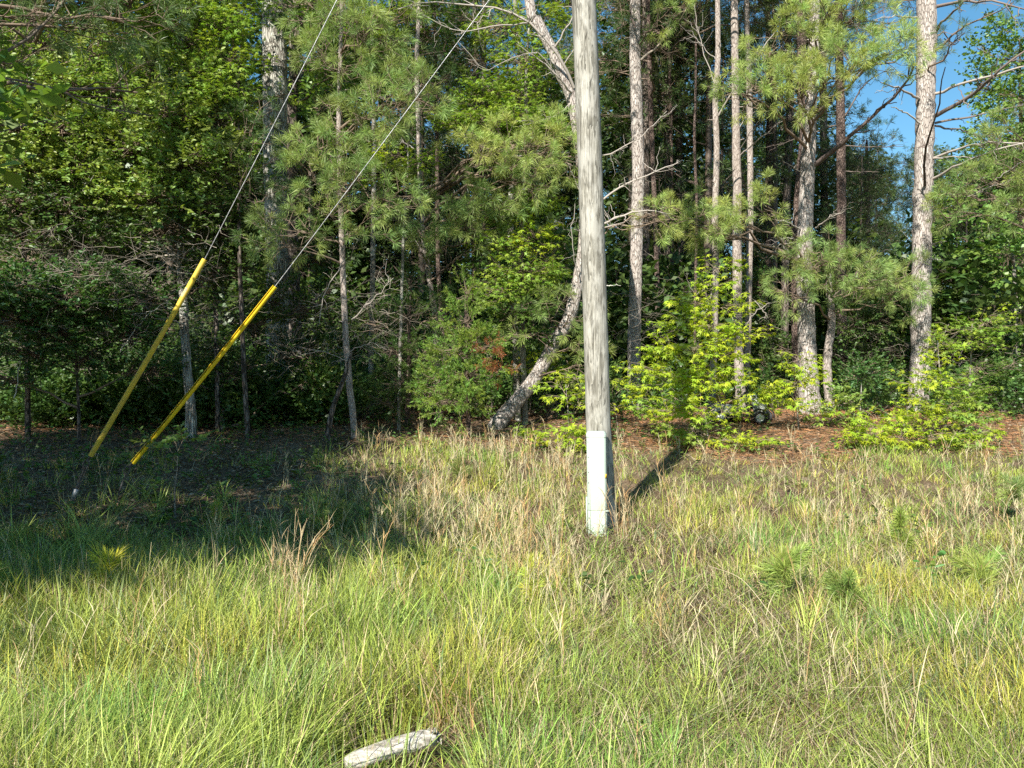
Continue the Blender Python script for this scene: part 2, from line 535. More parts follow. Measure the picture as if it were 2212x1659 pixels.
    i = np.repeat(np.arange(n), rep)
    x = x[i] + rng.normal(0, .035, n * rep); y = y[i] + rng.normal(0, .035, n * rep)
    stalks(S, x, y, U(.22, .62, len(x)) * (1 - .2 * sstep(9, 12, y)))
    o = S.build('dry_stalks', M['straw']); tag(o, 'tall straw coloured dead grass stems standing over the green grass', 'dry stalks', kind='stuff')


def stalks(S, x, y, H, col=DRY, lean=.22, side_leaves=True):
    n = len(x)
    az = U(0, 2 * np.pi, n); ln = U(0, lean, n); bd = U(0, .35, n) ** 1.5 * 1.6
    t = np.linspace(0, 1, 6)
    hor = ln[:, None] * t + bd[:, None] * t ** 3
    P = np.stack([x[:, None] + hor * H[:, None] * np.cos(az)[:, None], y[:, None] + hor * H[:, None] * np.sin(az)[:, None], gz(x, y)[:, None] + H[:, None] * (t - .3 * bd[:, None] * t ** 3)], -1)
    r = (.0016 + .00012 * y)[:, None] * np.array([1.1, 1, .9, .8, .9, .4])
    c = col * U(.65, 1.25, (n, 1)) * np.array([1, 1, 1])
    rd = U(0, 1, n) < .25
    c[rd] = c[rd] * np.array([.95, .72, .55])
    tubes(S, P, r, 3, c)
    if side_leaves:
        m = 6
        j = np.repeat(np.arange(n), m)
        tt = U(.15, .95, n * m)
        k = np.clip((tt * 5).astype(int), 0, 4); f = tt * 5 - k
        Q = P[j, k] * (1 - f[:, None]) + P[j, k + 1] * f[:, None]
        hh = U(.05, .16, n * m)
        blades(S, Q[:, 0], Q[:, 1], Q[:, 2], hh, np.full(n * m, .0028) + .0002 * Q[:, 1], U(0, 6.28, n * m), U(.1, .5, n * m), U(0, 1, n * m), c[j], c[j] * 1.05)


grass_field()


# ------------------------------------------------------------------ litter, weeds
def litter():
    S = Soup()
    n = 90000
    y = U(7.0, 26, n); x = U(-1, 1, n) * (.72 * y + .5)
    z = np.maximum(shade_zone(x, y), forest_zone(x, y)); z = np.maximum(z, bare_zone(x, y) * .8)
    k = U(0, 1, n) < z
    x, y = x[k], y[k]; n = len(x)
    P = np.stack([x, y, gz(x, y) + U(.002, .02, n)], 1)
    D = rdir(n, -.15, .35); N = nrm(rdir(n, .2, 1) + np.array([0, 0, .8]))
    c = np.where((U(0, 1, n) < .5)[:, None], np.array((.24, .15, .09)), np.array((.34, .26, .18))) * U(.5, 1.35, (n, 1))
    leaves(S, P, D, N, U(.04, .09, n), U(.02, .045, n), c, DIAM)
    # pine straw
    m = 90000
    y = U(11.5, 22, m); x = U(-1, 1, m) * (.7 * y)
    k = (U(0, 1, m) < forest_zone(x, y) * (.3 + .9 * sstep(0, 4, x)))
    x, y = x[k], y[k]; m = len(x)
    P = np.stack([x, y, gz(x, y) + U(.003, .03, m)], 1)
    c = np.array((.40, .20, .095)) * U(.55, 1.4, (m, 1))
    leaves(S, P, rdir(m, -.05, .25), nrm(rdir(m, .4, 1)), U(.12, .22, m), U(.006, .011, m), c, DIAM)
    o = S.build('leaf_litter', M['litter']); tag(o, 'fallen brown leaves and orange pine straw on the forest floor', 'leaf litter', kind='stuff')


litter()


def weeds():
    S = Soup(); T = Soup()
    n = 2600
    y = U(5.5, 24, n); x = U(-1, 1, n) * (.72 * y)
    z = .10 + .75 * shade_zone(x, y) + .75 * forest_zone(x, y) * sstep(3.5, 1.5, np.abs(x - 4.6) * 0 + sstep(12, 15, y) * 0 + 1)
    open_straw = np.exp(-((x - 6.2) / 2.0) ** 2 - ((y - 14.0) / 1.2) ** 2)
    k = U(0, 1, n) < z * (.25 + noise(x, y, .8, 21)) * (1 - .9 * open_straw)
    x, y = x[k], y[k]; n = len(x)
    h = U(.08, .35, n) * (1 + .9 * sstep(14, 18, y))
    zz = gz(x, y)
    nl = 14
    i = np.repeat(np.arange(n), nl)
    t = U(.25, 1, n * nl)
    az = U(0, 6.28, n * nl)
    P = np.stack([x[i] + .3 * h[i] * t * np.cos(az), y[i] + .3 * h[i] * t * np.sin(az), zz[i] + h[i] * t], 1)
    D = nrm(np.stack([np.cos(az), np.sin(az), U(-.2, .5, n * nl)], 1))
    cb = jit((.09, .165, .035), n, .35, .15)
    leaves(S, P, D, nrm(rdir(n * nl, .3, 1)), U(.04, .09, n * nl), U(.022, .045, n * nl), cb[i] * U(.8, 1.2, (n * nl, 1)), BLADE)
    o = S.build('weeds', M['leaf']); tag(o, 'low leafy weeds scattered over grass and forest floor', 'weeds', kind='stuff')
    S = Soup()
    n = 46
    x = U(-5.2, -1.6, n); y = U(5.6, 7.6, n)
    k = x > -.66 * y
    x, y = x[k], y[k]; n = len(x)
    zt = gz(x, y) + U(.18, .34, n)
    tubes(S, np.stack([np.stack([x, y, gz(x, y)], 1), np.stack([x + .01, y, zt], 1)], 1), np.full((n, 2), .0015), 3, np.array((.12, .2, .05)))
    for a in range(6):
        an = a * math.pi / 3
        leaves(S, np.stack([x + .01, y, zt], 1), np.tile([math.cos(an), math.sin(an), .25], (n, 1)), np.tile([0, 0, 1.], (n, 1)), .011, .009, np.tile([.8, .8, .75], (n, 1)), DIAM)
    o = S.build('wildflowers', M['leaf']); tag(o, 'tiny white daisy heads dotted through the shaded grass', 'wildflowers', kind='stuff')


weeds()


# ------------------------------------------------------------------ trees
def smoothline(pts, k):
    """resample polyline with Catmull-Rom"""
    P = np.asarray(pts, float)
    if len(P) == 2:
        t = np.linspace(0, 1, k)[:, None]
        return P[0] * (1 - t) + P[1] * t
    Q = np.concatenate([[2 * P[0] - P[1]], P, [2 * P[-1] - P[-2]]])
    d = np.concatenate([[0], np.cumsum(np.linalg.norm(np.diff(P, axis=0), axis=1))])
    s = np.linspace(0, d[-1], k)
    out = []
    for v in s:
        i = min(np.searchsorted(d, v, 'right') - 1, len(P) - 2)
        u = (v - d[i]) / max(d[i + 1] - d[i], 1e-6)
        a, b, c, e = Q[i], Q[i + 1], Q[i + 2], Q[i + 3]
        out.append(.5 * ((2 * b) + (c - a) * u + (2 * a - 5 * b + 4 * c - e) * u * u + (3 * b - a - 3 * c + e) * u ** 3))
    return np.array(out)


def wiggle(A, B, k, amp, sag=0.0):
    """batch of wiggly polylines A(m,3)->B(m,3)"""
    m = len(A)
    t = np.linspace(0, 1, k)
    L = np.linalg.norm(B - A, axis=1)
    off = rng.normal(0, 1, (m, k, 3)) * amp * L[:, None, None] * np.sin(np.pi * t)[None, :, None] ** .7
    off[..., 2] += sag * L[:, None] * np.sin(np.pi * t)[None]
    return A[:, None] * (1 - t)[None, :, None] + B[:, None] * t[None, :, None] + off


KINDS = {
    #            color, leaf length, leaf width, per-spray, twig; _dark kinds: leaf colour darkened as if in shade
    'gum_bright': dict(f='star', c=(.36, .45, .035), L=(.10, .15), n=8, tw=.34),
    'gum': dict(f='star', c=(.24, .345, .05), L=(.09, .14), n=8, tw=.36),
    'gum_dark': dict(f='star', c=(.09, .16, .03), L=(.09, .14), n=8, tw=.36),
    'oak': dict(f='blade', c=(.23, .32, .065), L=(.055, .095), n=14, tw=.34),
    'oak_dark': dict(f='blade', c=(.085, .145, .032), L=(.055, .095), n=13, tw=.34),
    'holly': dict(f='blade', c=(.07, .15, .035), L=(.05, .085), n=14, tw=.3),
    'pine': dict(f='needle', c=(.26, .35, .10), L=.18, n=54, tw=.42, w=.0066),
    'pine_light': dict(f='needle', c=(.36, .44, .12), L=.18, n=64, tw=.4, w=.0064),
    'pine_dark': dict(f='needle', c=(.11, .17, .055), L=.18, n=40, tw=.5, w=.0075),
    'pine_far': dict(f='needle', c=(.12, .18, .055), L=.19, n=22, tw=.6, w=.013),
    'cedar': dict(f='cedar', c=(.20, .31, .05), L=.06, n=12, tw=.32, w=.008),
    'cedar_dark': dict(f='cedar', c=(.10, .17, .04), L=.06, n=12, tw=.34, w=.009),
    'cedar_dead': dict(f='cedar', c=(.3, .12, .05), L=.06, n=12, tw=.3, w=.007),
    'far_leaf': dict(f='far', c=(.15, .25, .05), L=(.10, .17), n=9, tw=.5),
}


def foliage(S, T, kind, A, D, twigcol=(.2, .15, .11)):
    """sprays starting at A pointing D (m,3)"""
    K = KINDS[kind]
    m = len(A)
    if m == 0: return
    D = nrm(D)
    tw = K['tw'] * U(.6, 1.2, m)
    B = A + D * tw[:, None]
    if K['f'] in ('star', 'blade', 'far'):
        P = wiggle(A, B, 3, .04)
        if K['f'] != 'far': tubes(T, P, np.tile([.0035, .0025, .0012], (m, 1)), 3, np.asarray(twigcol))
        n = K['n']
        i = np.repeat(np.arange(m), n)
        t = np.tile((np.arange(n) + .6) / n, m) + U(-.05, .05, m * n)
        Q = A[i] + (B - A)[i] * t[:, None]
        sidev = nrm(np.cross(D, np.array([0, 0, 1.]) + 1e-3))[i] * np.where(np.arange(m * n) % 2 == 0, 1, -1)[:, None]
        dd = nrm(D[i] * U(.2, .8, (m * n, 1)) + sidev * U(.4, 1, (m * n, 1)) + rng.normal(0, .28, (m * n, 3)))
        L = U(*K['L'], m * n)
        col = np.repeat(jit(K['c'], m, .16, .09), n, axis=0) * U(.8, 1.22, (m * n, 1))
        if K['f'] == 'star':
            dd[:, 2] -= .25; dd = nrm(dd)
            Nn = nrm(np.array([0, -.15, 1.]) + rng.normal(0, .42, (m * n, 3)))
            Q = Q + dd * .03
            leaves(S, Q, dd, Nn, L, L * 1.0, col, STAR)
        else:
            Nn = nrm(np.array([0, -.2, .8]) + rng.normal(0, .6, (m * n, 3)))
            leaves(S, Q, dd, Nn, L, L * (.55 if K['f'] == 'blade' else .8), col, BLADE if K['f'] == 'blade' else DIAM)
    elif K['f'] == 'needle':
        up = B.copy(); up[:, 2] += .12 * tw
        P = wiggle(A, up, 3, .05)
        tubes(T, P, np.tile([.007, .0055, .004], (m, 1)), 3, np.asarray(twigcol))
        col = jit(K['c'], m, .2, .08)
        needles(S, up, nrm(up - A), K['n'], K['L'], K['w'], col, (.15, 1.45), .05)
        # two side shoots
        for s_ in range(2):
            t = U(.35, .75, m)[:, None]
            base = A + (up - A) * t
            dd = nrm(nrm(up - A) + rdir(m) * .9 + np.array([0, 0, .2]))
            tip = base + dd * (.20 + .12 * U(0, 1, (m, 1)))
            tubes(T, np.stack([base, tip], 1), np.tile([.0045, .0035], (m, 1)), 3, np.asarray(twigcol))
            needles(S, tip, dd, int(K['n'] * .8), K['L'] * .92, K['w'], col, (.15, 1.45), .05)
    elif K['f'] == 'cedar':
        P = wiggle(A, B, 3, .06)
        tubes(T, P, np.tile([.004, .003, .002], (m, 1)), 3, np.asarray(twigcol))
        col = jit(K['c'], m, .2, .1)
        for s_ in range(9):
            t = U(.15, 1, m)[:, None]
            base = A + (B - A) * t
            dd = nrm(D + rdir(m) * .9)
            needles(S, base + dd * U(.03, .13, (m, 1)), dd, K['n'], K['L'], K['w'], col, (.15, .8), .09)


DENS = {'star': 2.2, 'blade': 2.9, 'needle': 1.35, 'cedar': 1.5, 'far': 1.5}


def ell(c, r, n):
    d = rdir(n) * (U(0, 1, (n, 1)) ** .42)
    return np.asarray(c)[None] + d * np.asarray(r)[None]


def grow(Sl, St, trunk, blobs, twigcol=(.2, .15, .11), limb=.02, first=.25):
    """trunk (k,3) world; blobs: (centre, radii, nsprays, kind)"""
    for c, r, n, kind in blobs:
        c = np.asarray(c, float); r = np.asarray(r, float)
        d = np.linalg.norm(trunk[:, :2] - c[:2], axis=1)
        want = c[2] - (.12 if KINDS[kind]['f'] == 'needle' else .35) * d - .1
        sel = np.argmin(np.abs(trunk[:, 2] - want) + .15 * d)
        a = trunk[sel]
        L = np.linalg.norm(c - a)
        rl = limb * (.5 + .5 * min(L, 3))
        b = c + (c - a) / max(L, .01) * r.mean() * .4
        P = wiggle(a[None], b[None], 7, .035, .04)
        tubes(St, P, np.linspace(rl, rl * .3, 7)[None], 6, np.asarray(twigcol))
        n = max(1, int(n * (1.45 if kind == 'gum_bright' else DENS.get(KINDS[kind]['f'], 1))))
        Q = ell(c, r, n)
        # join twigs
        tt = U(.35, 1, n)
        idx = np.clip((tt * 6).astype(int), 0, 5); f = (tt * 6 - idx)[:, None]
        st = P[0, idx] * (1 - f) + P[0, np.minimum(idx + 1, 6)] * f
        near = np.argmin(np.linalg.norm(Q[:, None] - P[0][None, 2:], axis=2), axis=1) + 2
        st = .5 * st + .5 * P[0, near]
        tubes(St, wiggle(st, Q, 4, .05), np.linspace(.4, .22, 4)[None] * np.full((n, 1), max(rl, .012)), 3, np.asarray(twigcol))
        dirs = nrm(nrm(Q - c) * .8 + nrm(c - a) * .5 + rng.normal(0, .35, (n, 3)) + np.array([0, 0, .1]))
        if KINDS[kind]['f'] == 'star':
            dirs[:, 2] *= .35
        foliage(Sl, St, kind, Q, dirs, twigcol)


def dead_branch(S, pts, r=.02, twigs=8, col=(.36, .31, .27), tl=.45):
    P = smoothline(pts, 12)
    P[1:-1] += rng.normal(0, .012, (10, 3))
    tubes(S, P, np.linspace(r, r * .3, 12), 5, np.asarray(col))
    if twigs:
        i = rng.integers(3, 11, twigs)
        d = nrm(P[np.minimum(i + 1, 11)] - P[i]) + rng.normal(0, .75, (twigs, 3))
        L = U(.4, 1.1, (twigs, 1)) * tl
        e = P[i] + nrm(d) * L
        tubes(S, wiggle(P[i], e, 6, .07), np.linspace(.35, .12, 6)[None] * np.full((twigs, 1), max(r, .012)), 3, np.asarray(col))


def twiggery(S, c, r, n, L=.6, rad=.004, col=(.3, .26, .21)):
    A = ell(c, r, n)
    d = rdir(n, -.5, .6); B = A + d * (U(.4, 1.2, (n, 1)) * L)
    cc = np.asarray(col)[None] * U(.6, 1.3, (n, 1))
    P = wiggle(A, B, 6, .06)
    tubes(S, P, np.linspace(1, .35, 6)[None] * np.full((n, 1), rad), 3, cc)
    for _ in range(2):
        i = rng.integers(1, 5, n)
        s = P[np.arange(n), i]
        e = s + nrm(d + rng.normal(0, .8, (n, 3))) * (U(.2, .6, (n, 1)) * L)
        tubes(S, wiggle(s, e, 4, .07), np.linspace(.6, .3, 4)[None] * np.full((n, 1), rad), 3, cc)


def tree(name, label, cat, group, pts, Y, rad, bark, blobs=(), auto=None, H=None, dead=(), stubs=0, flare=1.25, twigcol=(.2, .15, .11), limb=.02,
         leafname='crown', twigs=(), nseg=18, Ys=None, leafmat_=None):
    """pts: picture points of the trunk axis from the base up; rad: radii at those points (m); blobs (px,py,rpx,rpy,Y,n,kind)"""
    if Ys is None: Ys = [Y] * len(pts)
    P = [W(px, py, yy) for (px, py), yy in zip(pts, Ys)]
    base = P[0].copy(); base[2] = float(gz(base[0], base[1])) - .12
    if base[2] > P[0][2] - .02: P[0] = base
    else:
        P = [base] + P; rad = [rad[0]] + list(rad)
    rad = list(rad)
    if H:
        top = P[-1]; prev = P[-2]
        d = nrm(top - prev); d = nrm(d * .5 + np.array([0, 0, 1.]))
        P.append(top + d * (H - top[2]) / d[2]); rad.append(max(.02, rad[-1] * .3))
    P = np.array(P)
    dd = np.concatenate([[0], np.cumsum(np.linalg.norm(np.diff(P, axis=0), axis=1))])
    k = int(min(160, max(14, dd[-1] / (.09 if rad[0] > .08 else .16))))
    line = smoothline(P, k)
    s = np.linspace(0, dd[-1], k)
    rr = np.interp(s, dd, rad)
    rr = rr * (1 + (flare - 1) * np.exp(-s / .28))
    line[1:-1, :2] += (rng.normal(0, 1, (k - 2, 2)) * rr[1:-1, None] * .035)
    origin = np.array([P[0][0], P[0][1], float(gz(P[0][0], P[0][1]))])
    root = empty(name, origin, label, cat, group)
    S = Soup()
    tubes(S, line, rr, nseg if rad[0] > .05 else 10, (.3, .3, .3), rough=.09 if rad[0] > .05 else .05)
    if stubs:
        i = rng.integers(int(k * .15), int(k * .95), stubs)
        az = U(0, 6.28, stubs)
        d = np.stack([np.cos(az), np.sin(az), U(-.1, .5, stubs)], 1)
        L = rr[i] + U(.04, .14, stubs)
        tubes(S, np.stack([line[i] + d * rr[i, None] * .6, line[i] + d * L[:, None]], 1), np.tile([.016, .008], (stubs, 1)), 5, (.3, .3, .3))
    S.build('trunk', M[bark], root, origin, smooth=True)
    Sl, St = Soup(), Soup()
    bl = []
    for b in blobs:
        px, py, rx, ry, yy, n, kd = b
        bl.append((W(px, py, yy), (rx / F * yy, max(rx, ry) / F * yy * .6, ry / F * yy), n, kd))
    if auto:
        z0, z1, nb, rmax, kd, nsp = auto
        for q in range(nb):
            u = (q + U(0, 1)) / nb
            z = z0 + (z1 - z0) * u
            az = U(0, 6.28)
            rr_ = rmax * (1 - .75 * u) * U(.35, 1)
            a = line[np.argmin(np.abs(line[:, 2] - z))]
            bl.append(((a[0] + rr_ * math.cos(az), a[1] + rr_ * math.sin(az), z + .15 * rr_), (.45 + .14 * rmax, .45 + .14 * rmax, .32), nsp, kd))
    if bl: grow(Sl, St, line, bl, twigcol, limb)
    for d in dead:
        pp, yy, r = d[0], d[1], d[2]
        yy = yy if isinstance(yy, (list, tuple)) else [yy] * len(pp)
        dead_branch(St, [W(a, b, c) for (a, b), c in zip(pp, yy)], r, *(d[3:]))
    for t_ in twigs:
        px, py, rx, ry, yy, n, L = t_
        twiggery(St, W(px, py, yy), (rx / F * yy, .6, ry / F * yy), n, L, .0045)
    if St.n: St.build('branches', M['twig'], root, origin)
    if Sl.n:
        kd = bl[0][3] if bl else 'pine'
        fm = {'star': 'gum', 'blade': 'leaf', 'needle': 'needle', 'cedar': 'needle', 'far': 'leaf'}[KINDS[kd]['f']]
        Sl.build(leafname, M[fm], root, origin)
    return root


PG = 'pine trees standing along the wood edge'
TC = (.36, .32, .28)
# ---- tall pines at right
tree('pine_tree', 'tall pine with thick pale plated trunk, furthest right of the big pines', 'pine tree', PG,
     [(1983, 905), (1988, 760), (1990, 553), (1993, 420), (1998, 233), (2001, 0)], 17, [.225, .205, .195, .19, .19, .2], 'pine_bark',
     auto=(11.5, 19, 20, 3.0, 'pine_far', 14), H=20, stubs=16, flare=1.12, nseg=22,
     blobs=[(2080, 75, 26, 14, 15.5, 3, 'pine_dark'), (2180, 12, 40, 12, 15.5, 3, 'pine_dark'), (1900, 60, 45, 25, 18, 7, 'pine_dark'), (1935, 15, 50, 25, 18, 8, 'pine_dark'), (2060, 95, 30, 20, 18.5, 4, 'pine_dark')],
     dead=[([(2018, 203), (2100, 175), (2212, 145), (2290, 125)], [16.9, 16, 15.2, 15], .035, 8, TC), ([(2022, 250), (2100, 205), (2160, 150), (2240, 90)], [16.9, 16, 15, 14.5], .05, 10, (.2, .16, .14)),
           ([(2020, 266), (2110, 248), (2230, 225)], [17, 17, 17], .028, 6, (.17, .14, .12)), ([(2020, 272), (2080, 282), (2130, 304)], [17, 17.5, 18], .025, 5, (.17, .14, .12)),
           ([(2016, 342), (2090, 315), (2160, 308), (2240, 312)], [16.9, 16, 15, 14.6], .03, 6, TC), ([(2014, 387), (2075, 355), (2150, 325), (2240, 300)], [16.9, 16, 15, 14.6], .032, 6, TC),
           ([(2014, 343), (2060, 338), (2100, 342)], [16.9, 16.3, 16], .018, 4, TC),
           ([(2020, 15), (2080, 3), (2150, 4), (2230, 24)], [17, 16, 15, 15], .04, 10, (.2, .16, .14)), ([(2025, 60), (2060, 25), (2090, 0), (2110, -20)], [16.8, 16, 15, 15], .03, 4, (.2, .16, .14)),
           ([(1985, 213), (1945, 192), (1902, 178)], [16.9, 16, 15.4], .032, 6, TC), ([(1986, 266), (1950, 240), (1925, 231)], [16.9, 16, 15.4], .022, 1, (.5, .47, .42)),
           ([(1980, 84), (1940, 65), (1895, 53)], [16.9, 16, 15.4], .02, 3, TC), ([(1980, 37), (1930, 36), (1885, 43)], [16.9, 16, 15.4], .02, 3, TC),
           ([(1998, 400), (2000, 325), (2022, 250), (2036, 180), (2042, 145)], [16.8, 16.0, 15.2, 14.6, 14.3], .03, 3, (.12, .09, .08)),  # branch with shade in its colour; low stretch traces its shadow on the trunk
           ([(1978, 528), (1960, 512), (1944, 497)], [16.9, 16, 15.6], .014, 1, (.5, .47, .42)), ([(2012, 528), (2030, 524), (2045, 521)], [16.8, 16.3, 16], .016, 1, TC),
           ([(2010, 560), (2035, 560)], [16.8, 16.2], .012, 1, (.5, .47, .42)), ([(2012, 770), (2050, 700)], [17.2, 17.6], .01, 1, TC)])
tree('pine_tree', 'stout leaning pine trunk behind the small sapling, carrying the brightest needle boughs', 'pine tree', PG,
     [(1752, 905), (1747, 850), (1743, 753), (1739, 640), (1737, 553), (1745, 347), (1752, 200), (1760, 0)], 16.5, [.225, .21, .185, .175, .16, .145, .125, .10], 'pine_bark',
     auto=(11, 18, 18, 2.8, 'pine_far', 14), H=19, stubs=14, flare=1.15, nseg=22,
     blobs=[(1600, 205, 32, 22, 14.6, 9, 'pine_light'), (1655, 190, 38, 24, 14.5, 12, 'pine_light'), (1725, 195, 42, 28, 14.4, 14, 'pine_light'), (1790, 165, 40, 26, 14.4, 13, 'pine_light'),
            (1850, 140, 40, 24, 14.2, 13, 'pine_light'), (1905, 120, 40, 20, 14.2, 10, 'pine_light'), (1960, 112, 22, 14, 14.2, 5, 'pine_light'),
            (1690, 80, 36, 26, 15, 9, 'pine_light'), (1750, 70, 40, 26, 15, 9, 'pine_light'), (1850, 35, 52, 28, 14.8, 16, 'pine_light'), (1790, 25, 40, 22, 14.8, 8, 'pine_light'),
            (1660, 110, 22, 18, 15, 4, 'pine_light'), (1835, 95, 22, 14, 15, 4, 'pine_light'),
            (1500, 485, 34, 26, 15, 8, 'pine_light'), (1545, 505, 40, 30, 15, 10, 'pine_light'), (1605, 490, 36, 26, 15, 9, 'pine_light'), (1655, 455, 30, 20, 15, 7, 'pine_light')],
     dead=[([(1762, 355), (1840, 290), (1920, 222), (1955, 180), (1976, 138)], [16.4, 15.5, 15, 14.6, 14.4], .055, 12, (.13, .10, .09)), ([(1742, 237), (1720, 222), (1695, 210)], [16.4, 15.6, 15], .032, 2, (.42, .36, .3)),
           ([(1742, 135), (1715, 118), (1690, 108)], [16.4, 15.6, 15], .028, 4, TC), ([(1755, 125), (1800, 100), (1835, 85)], [16.4, 15.6, 15], .025, 3, TC),
           ([(1762, 492), (1795, 470), (1825, 455)], [16.4, 15.8, 15.5], .02, 5, TC), ([(1728, 495), (1700, 480), (1668, 474)], [16.4, 15.6, 15.2], .018, 2, (.5, .45, .4)),
           ([(1735, 380), (1715, 362), (1690, 345)], [16.6, 16.3, 16], .014, 3, TC), ([(1715, 515), (1680, 517)], [16.6, 16.5], .01, 3, TC), ([(1714, 525), (1682, 528)], [16.6, 16.5], .01, 3, TC),
           ([(1735, 605), (1745, 640), (1748, 565)], [16.1, 15.6, 15.3], .012, 1, (.12, .1, .09))])
tree('pine_tree', 'shaded second trunk pressed close behind the stout leaning pine', 'pine tree', PG,
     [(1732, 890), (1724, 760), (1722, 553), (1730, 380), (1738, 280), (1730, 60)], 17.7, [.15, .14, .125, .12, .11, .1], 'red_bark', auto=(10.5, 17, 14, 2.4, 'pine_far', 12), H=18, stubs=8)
tree('pine_tree', 'short crooked trunk under wide drooping green needle boughs', 'pine tree', PG,
     [(1792, 860), (1786, 790), (1792, 735), (1797, 690), (1792, 640), (1790, 590)], 16.8, [.1, .09, .085, .08, .07, .05], 'pine_bark_thin', stubs=5,
     blobs=[(1725, 590, 30, 30, 15.5, 7, 'pine'), (1775, 575, 46, 32, 15.4, 14, 'pine'), (1830, 600, 50, 32, 15.5, 14, 'pine'), (1885, 620, 46, 28, 15.8, 13, 'pine'), (1935, 645, 40, 24, 16, 9, 'pine'),
            (1700, 640, 32, 22, 15.5, 7, 'pine'), (1960, 610, 22, 30, 16.2, 6, 'pine'), (1850, 650, 40, 16, 16, 7, 'pine'), (1770, 545, 14, 26, 15.2, 4, 'pine')],
     dead=[([(1800, 640), (1850, 590), (1895, 545)], [16.8, 16.5, 16.2], .025, 5, (.2, .16, .14)), ([(1690, 650), (1650, 660), (1610, 700)], [15.8, 15.6, 15.5], .012, 8, TC)])
tree('pine_tree', 'dark straight pine trunk midway between the two big pines', 'pine tree', PG,
     [(1826, 835), (1818, 700), (1816, 553), (1817, 400), (1815, 230), (1812, 60)], 20.5, [.135, .12, .12, .115, .11, .1], 'red_bark',
     auto=(11.4, 16, 16, 1.7, 'pine_far', 12), H=17, stubs=6,
     dead=[([(1825, 315), (1880, 318), (1950, 316)], 20.5, .02, 6, (.15, .12, .1)), ([(1825, 370), (1900, 372)], 20.5, .02, 6, (.15, .12, .1)), ([(1825, 250), (1870, 180), (1920, 150)], 20.5, .025, 6, (.15, .12, .1)), ([(1810, 270), (1720, 300), (1650, 320)], 20.5, .02, 8, (.15, .12, .1))])
tree('pine_tree', 'thin pale pine trunk rising through the bright sweetgum sapling', 'pine tree', PG,
     [(1534, 920), (1541, 780), (1545, 600), (1544, 480), (1548, 330), (1545, 220), (1551, 120), (1550, 0)], 15.8, [.075, .07, .065, .065, .06, .058, .055, .05], 'pine_bark_thin',
     auto=(10.2, 14, 12, 1.8, 'pine_far', 12), H=14.5, stubs=14,
     dead=[([(1552, 250), (1595, 175), (1640, 115), (1680, 60)], [15.8, 15.4, 15, 15], .02, 8, TC), ([(1543, 180), (1510, 80), (1500, 10)], 15.8, .012, 6, TC), ([(1546, 130), (1515, 95), (1485, 70)], 15.8, .01, 4, TC)])
tree('pine_tree', 'straight reddish pine trunk between the thin pale pine and its darker neighbour', 'pine tree', PG,
     [(1601, 880), (1594, 740), (1592, 560), (1592, 400), (1588, 230), (1586, 0)], 17.2, [.115, .1, .1, .095, .09, .085], 'pine_bark_thin',
     auto=(10.5, 16, 14, 2.2, 'pine_far', 12), H=17, stubs=14,
     dead=[([(1600, 335), (1640, 300), (1690, 262)], [17.1, 16.5, 16], .018, 6, TC), ([(1600, 320), (1625, 280), (1655, 245)], [17.1, 16.5, 16], .012, 4, TC), ([(1598, 275), (1610, 255), (1630, 240)], 17, .01, 2, TC), ([(1590, 155), (1578, 158)], 17, .01, 1, TC)])
tree('pine_tree', 'slim reddish pine just right of the straight reddish pine trunk', 'pine tree', PG,
     [(1612, 880), (1614, 760), (1617, 640), (1620, 480), (1620, 340), (1618, 180), (1612, 0)], 18.3, [.085, .08, .075, .075, .07, .07, .06], 'pine_bark_thin',
     auto=(10.5, 16, 12, 2.0, 'pine_far', 12), H=16, stubs=10,
     dead=[([(1630, 650), (1655, 680), (1640, 690)], 18, .012, 8, TC)])
tree('pine_tree', 'pine with ragged peeling bark just right of the utility pole', 'pine tree', PG,
     [(1369, 860), (1370, 720), (1374, 560), (1378, 400), (1376, 260), (1372, 120), (1372, 0)], 18.0, [.16, .15, .145, .14, .14, .13, .12], 'pine_bark',
     auto=(10.8, 17, 16, 2.6, 'pine_far', 13), H=18, stubs=10, flare=1.1,
     dead=[([(1385, 130), (1430, 90), (1450, 60)], 17.5, .03, 6, (.3, .25, .2)), ([(1372, 60), (1362, 30), (1366, 0)], 17.6, .03, 3, (.15, .12, .1))],
     blobs=[(1430, 40, 40, 30, 17, 7, 'pine_light'), (1340, 60, 40, 40, 18.5, 6, 'pine_dark')])
specs = [
    ('slender dark trunk half hidden right behind the peeling pine', [(1400, 860), (1396, 500), (1395, 200), (1393, 0)], 22, .10),
    ('thin brown trunk second from the peeling pine in the dark grove', [(1424, 860), (1418, 560), (1409, 330), (1404, 190), (1400, 0)], 21, .065),
    ('dark pine trunk in the middle of the shaded grove', [(1446, 860), (1443, 560), (1441, 280), (1437, 0)], 24, .10),
    ('double pale streaked trunk in the shaded grove', [(1455, 860), (1452, 600), (1449, 300), (1444, 0)], 23, .055),
    ('dark straight trunk nearest the thin twig in the shaded grove', [(1477, 860), (1472, 560), (1466, 280), (1464, 0)], 25, .12),
    ('pencil thin pale trunk left of the thin pale pine', [(1500, 860), (1502, 640), (1505, 450), (1500, 300), (1503, 140)], 19.5, .036),
    ('distant slim trunk glimpsed between stout pine and dark straight pine', [(1800, 850), (1783, 500), (1778, 200), (1776, 0)], 27, .12),
    ('dim trunk behind the slim reddish pine', [(1662, 850), (1660, 500), (1662, 200), (1658, 0)], 25, .10),
    ('far dark trunk left of the stout leaning pine', [(1695, 850), (1697, 500), (1706, 250), (1700, 0)], 23, .11),
]
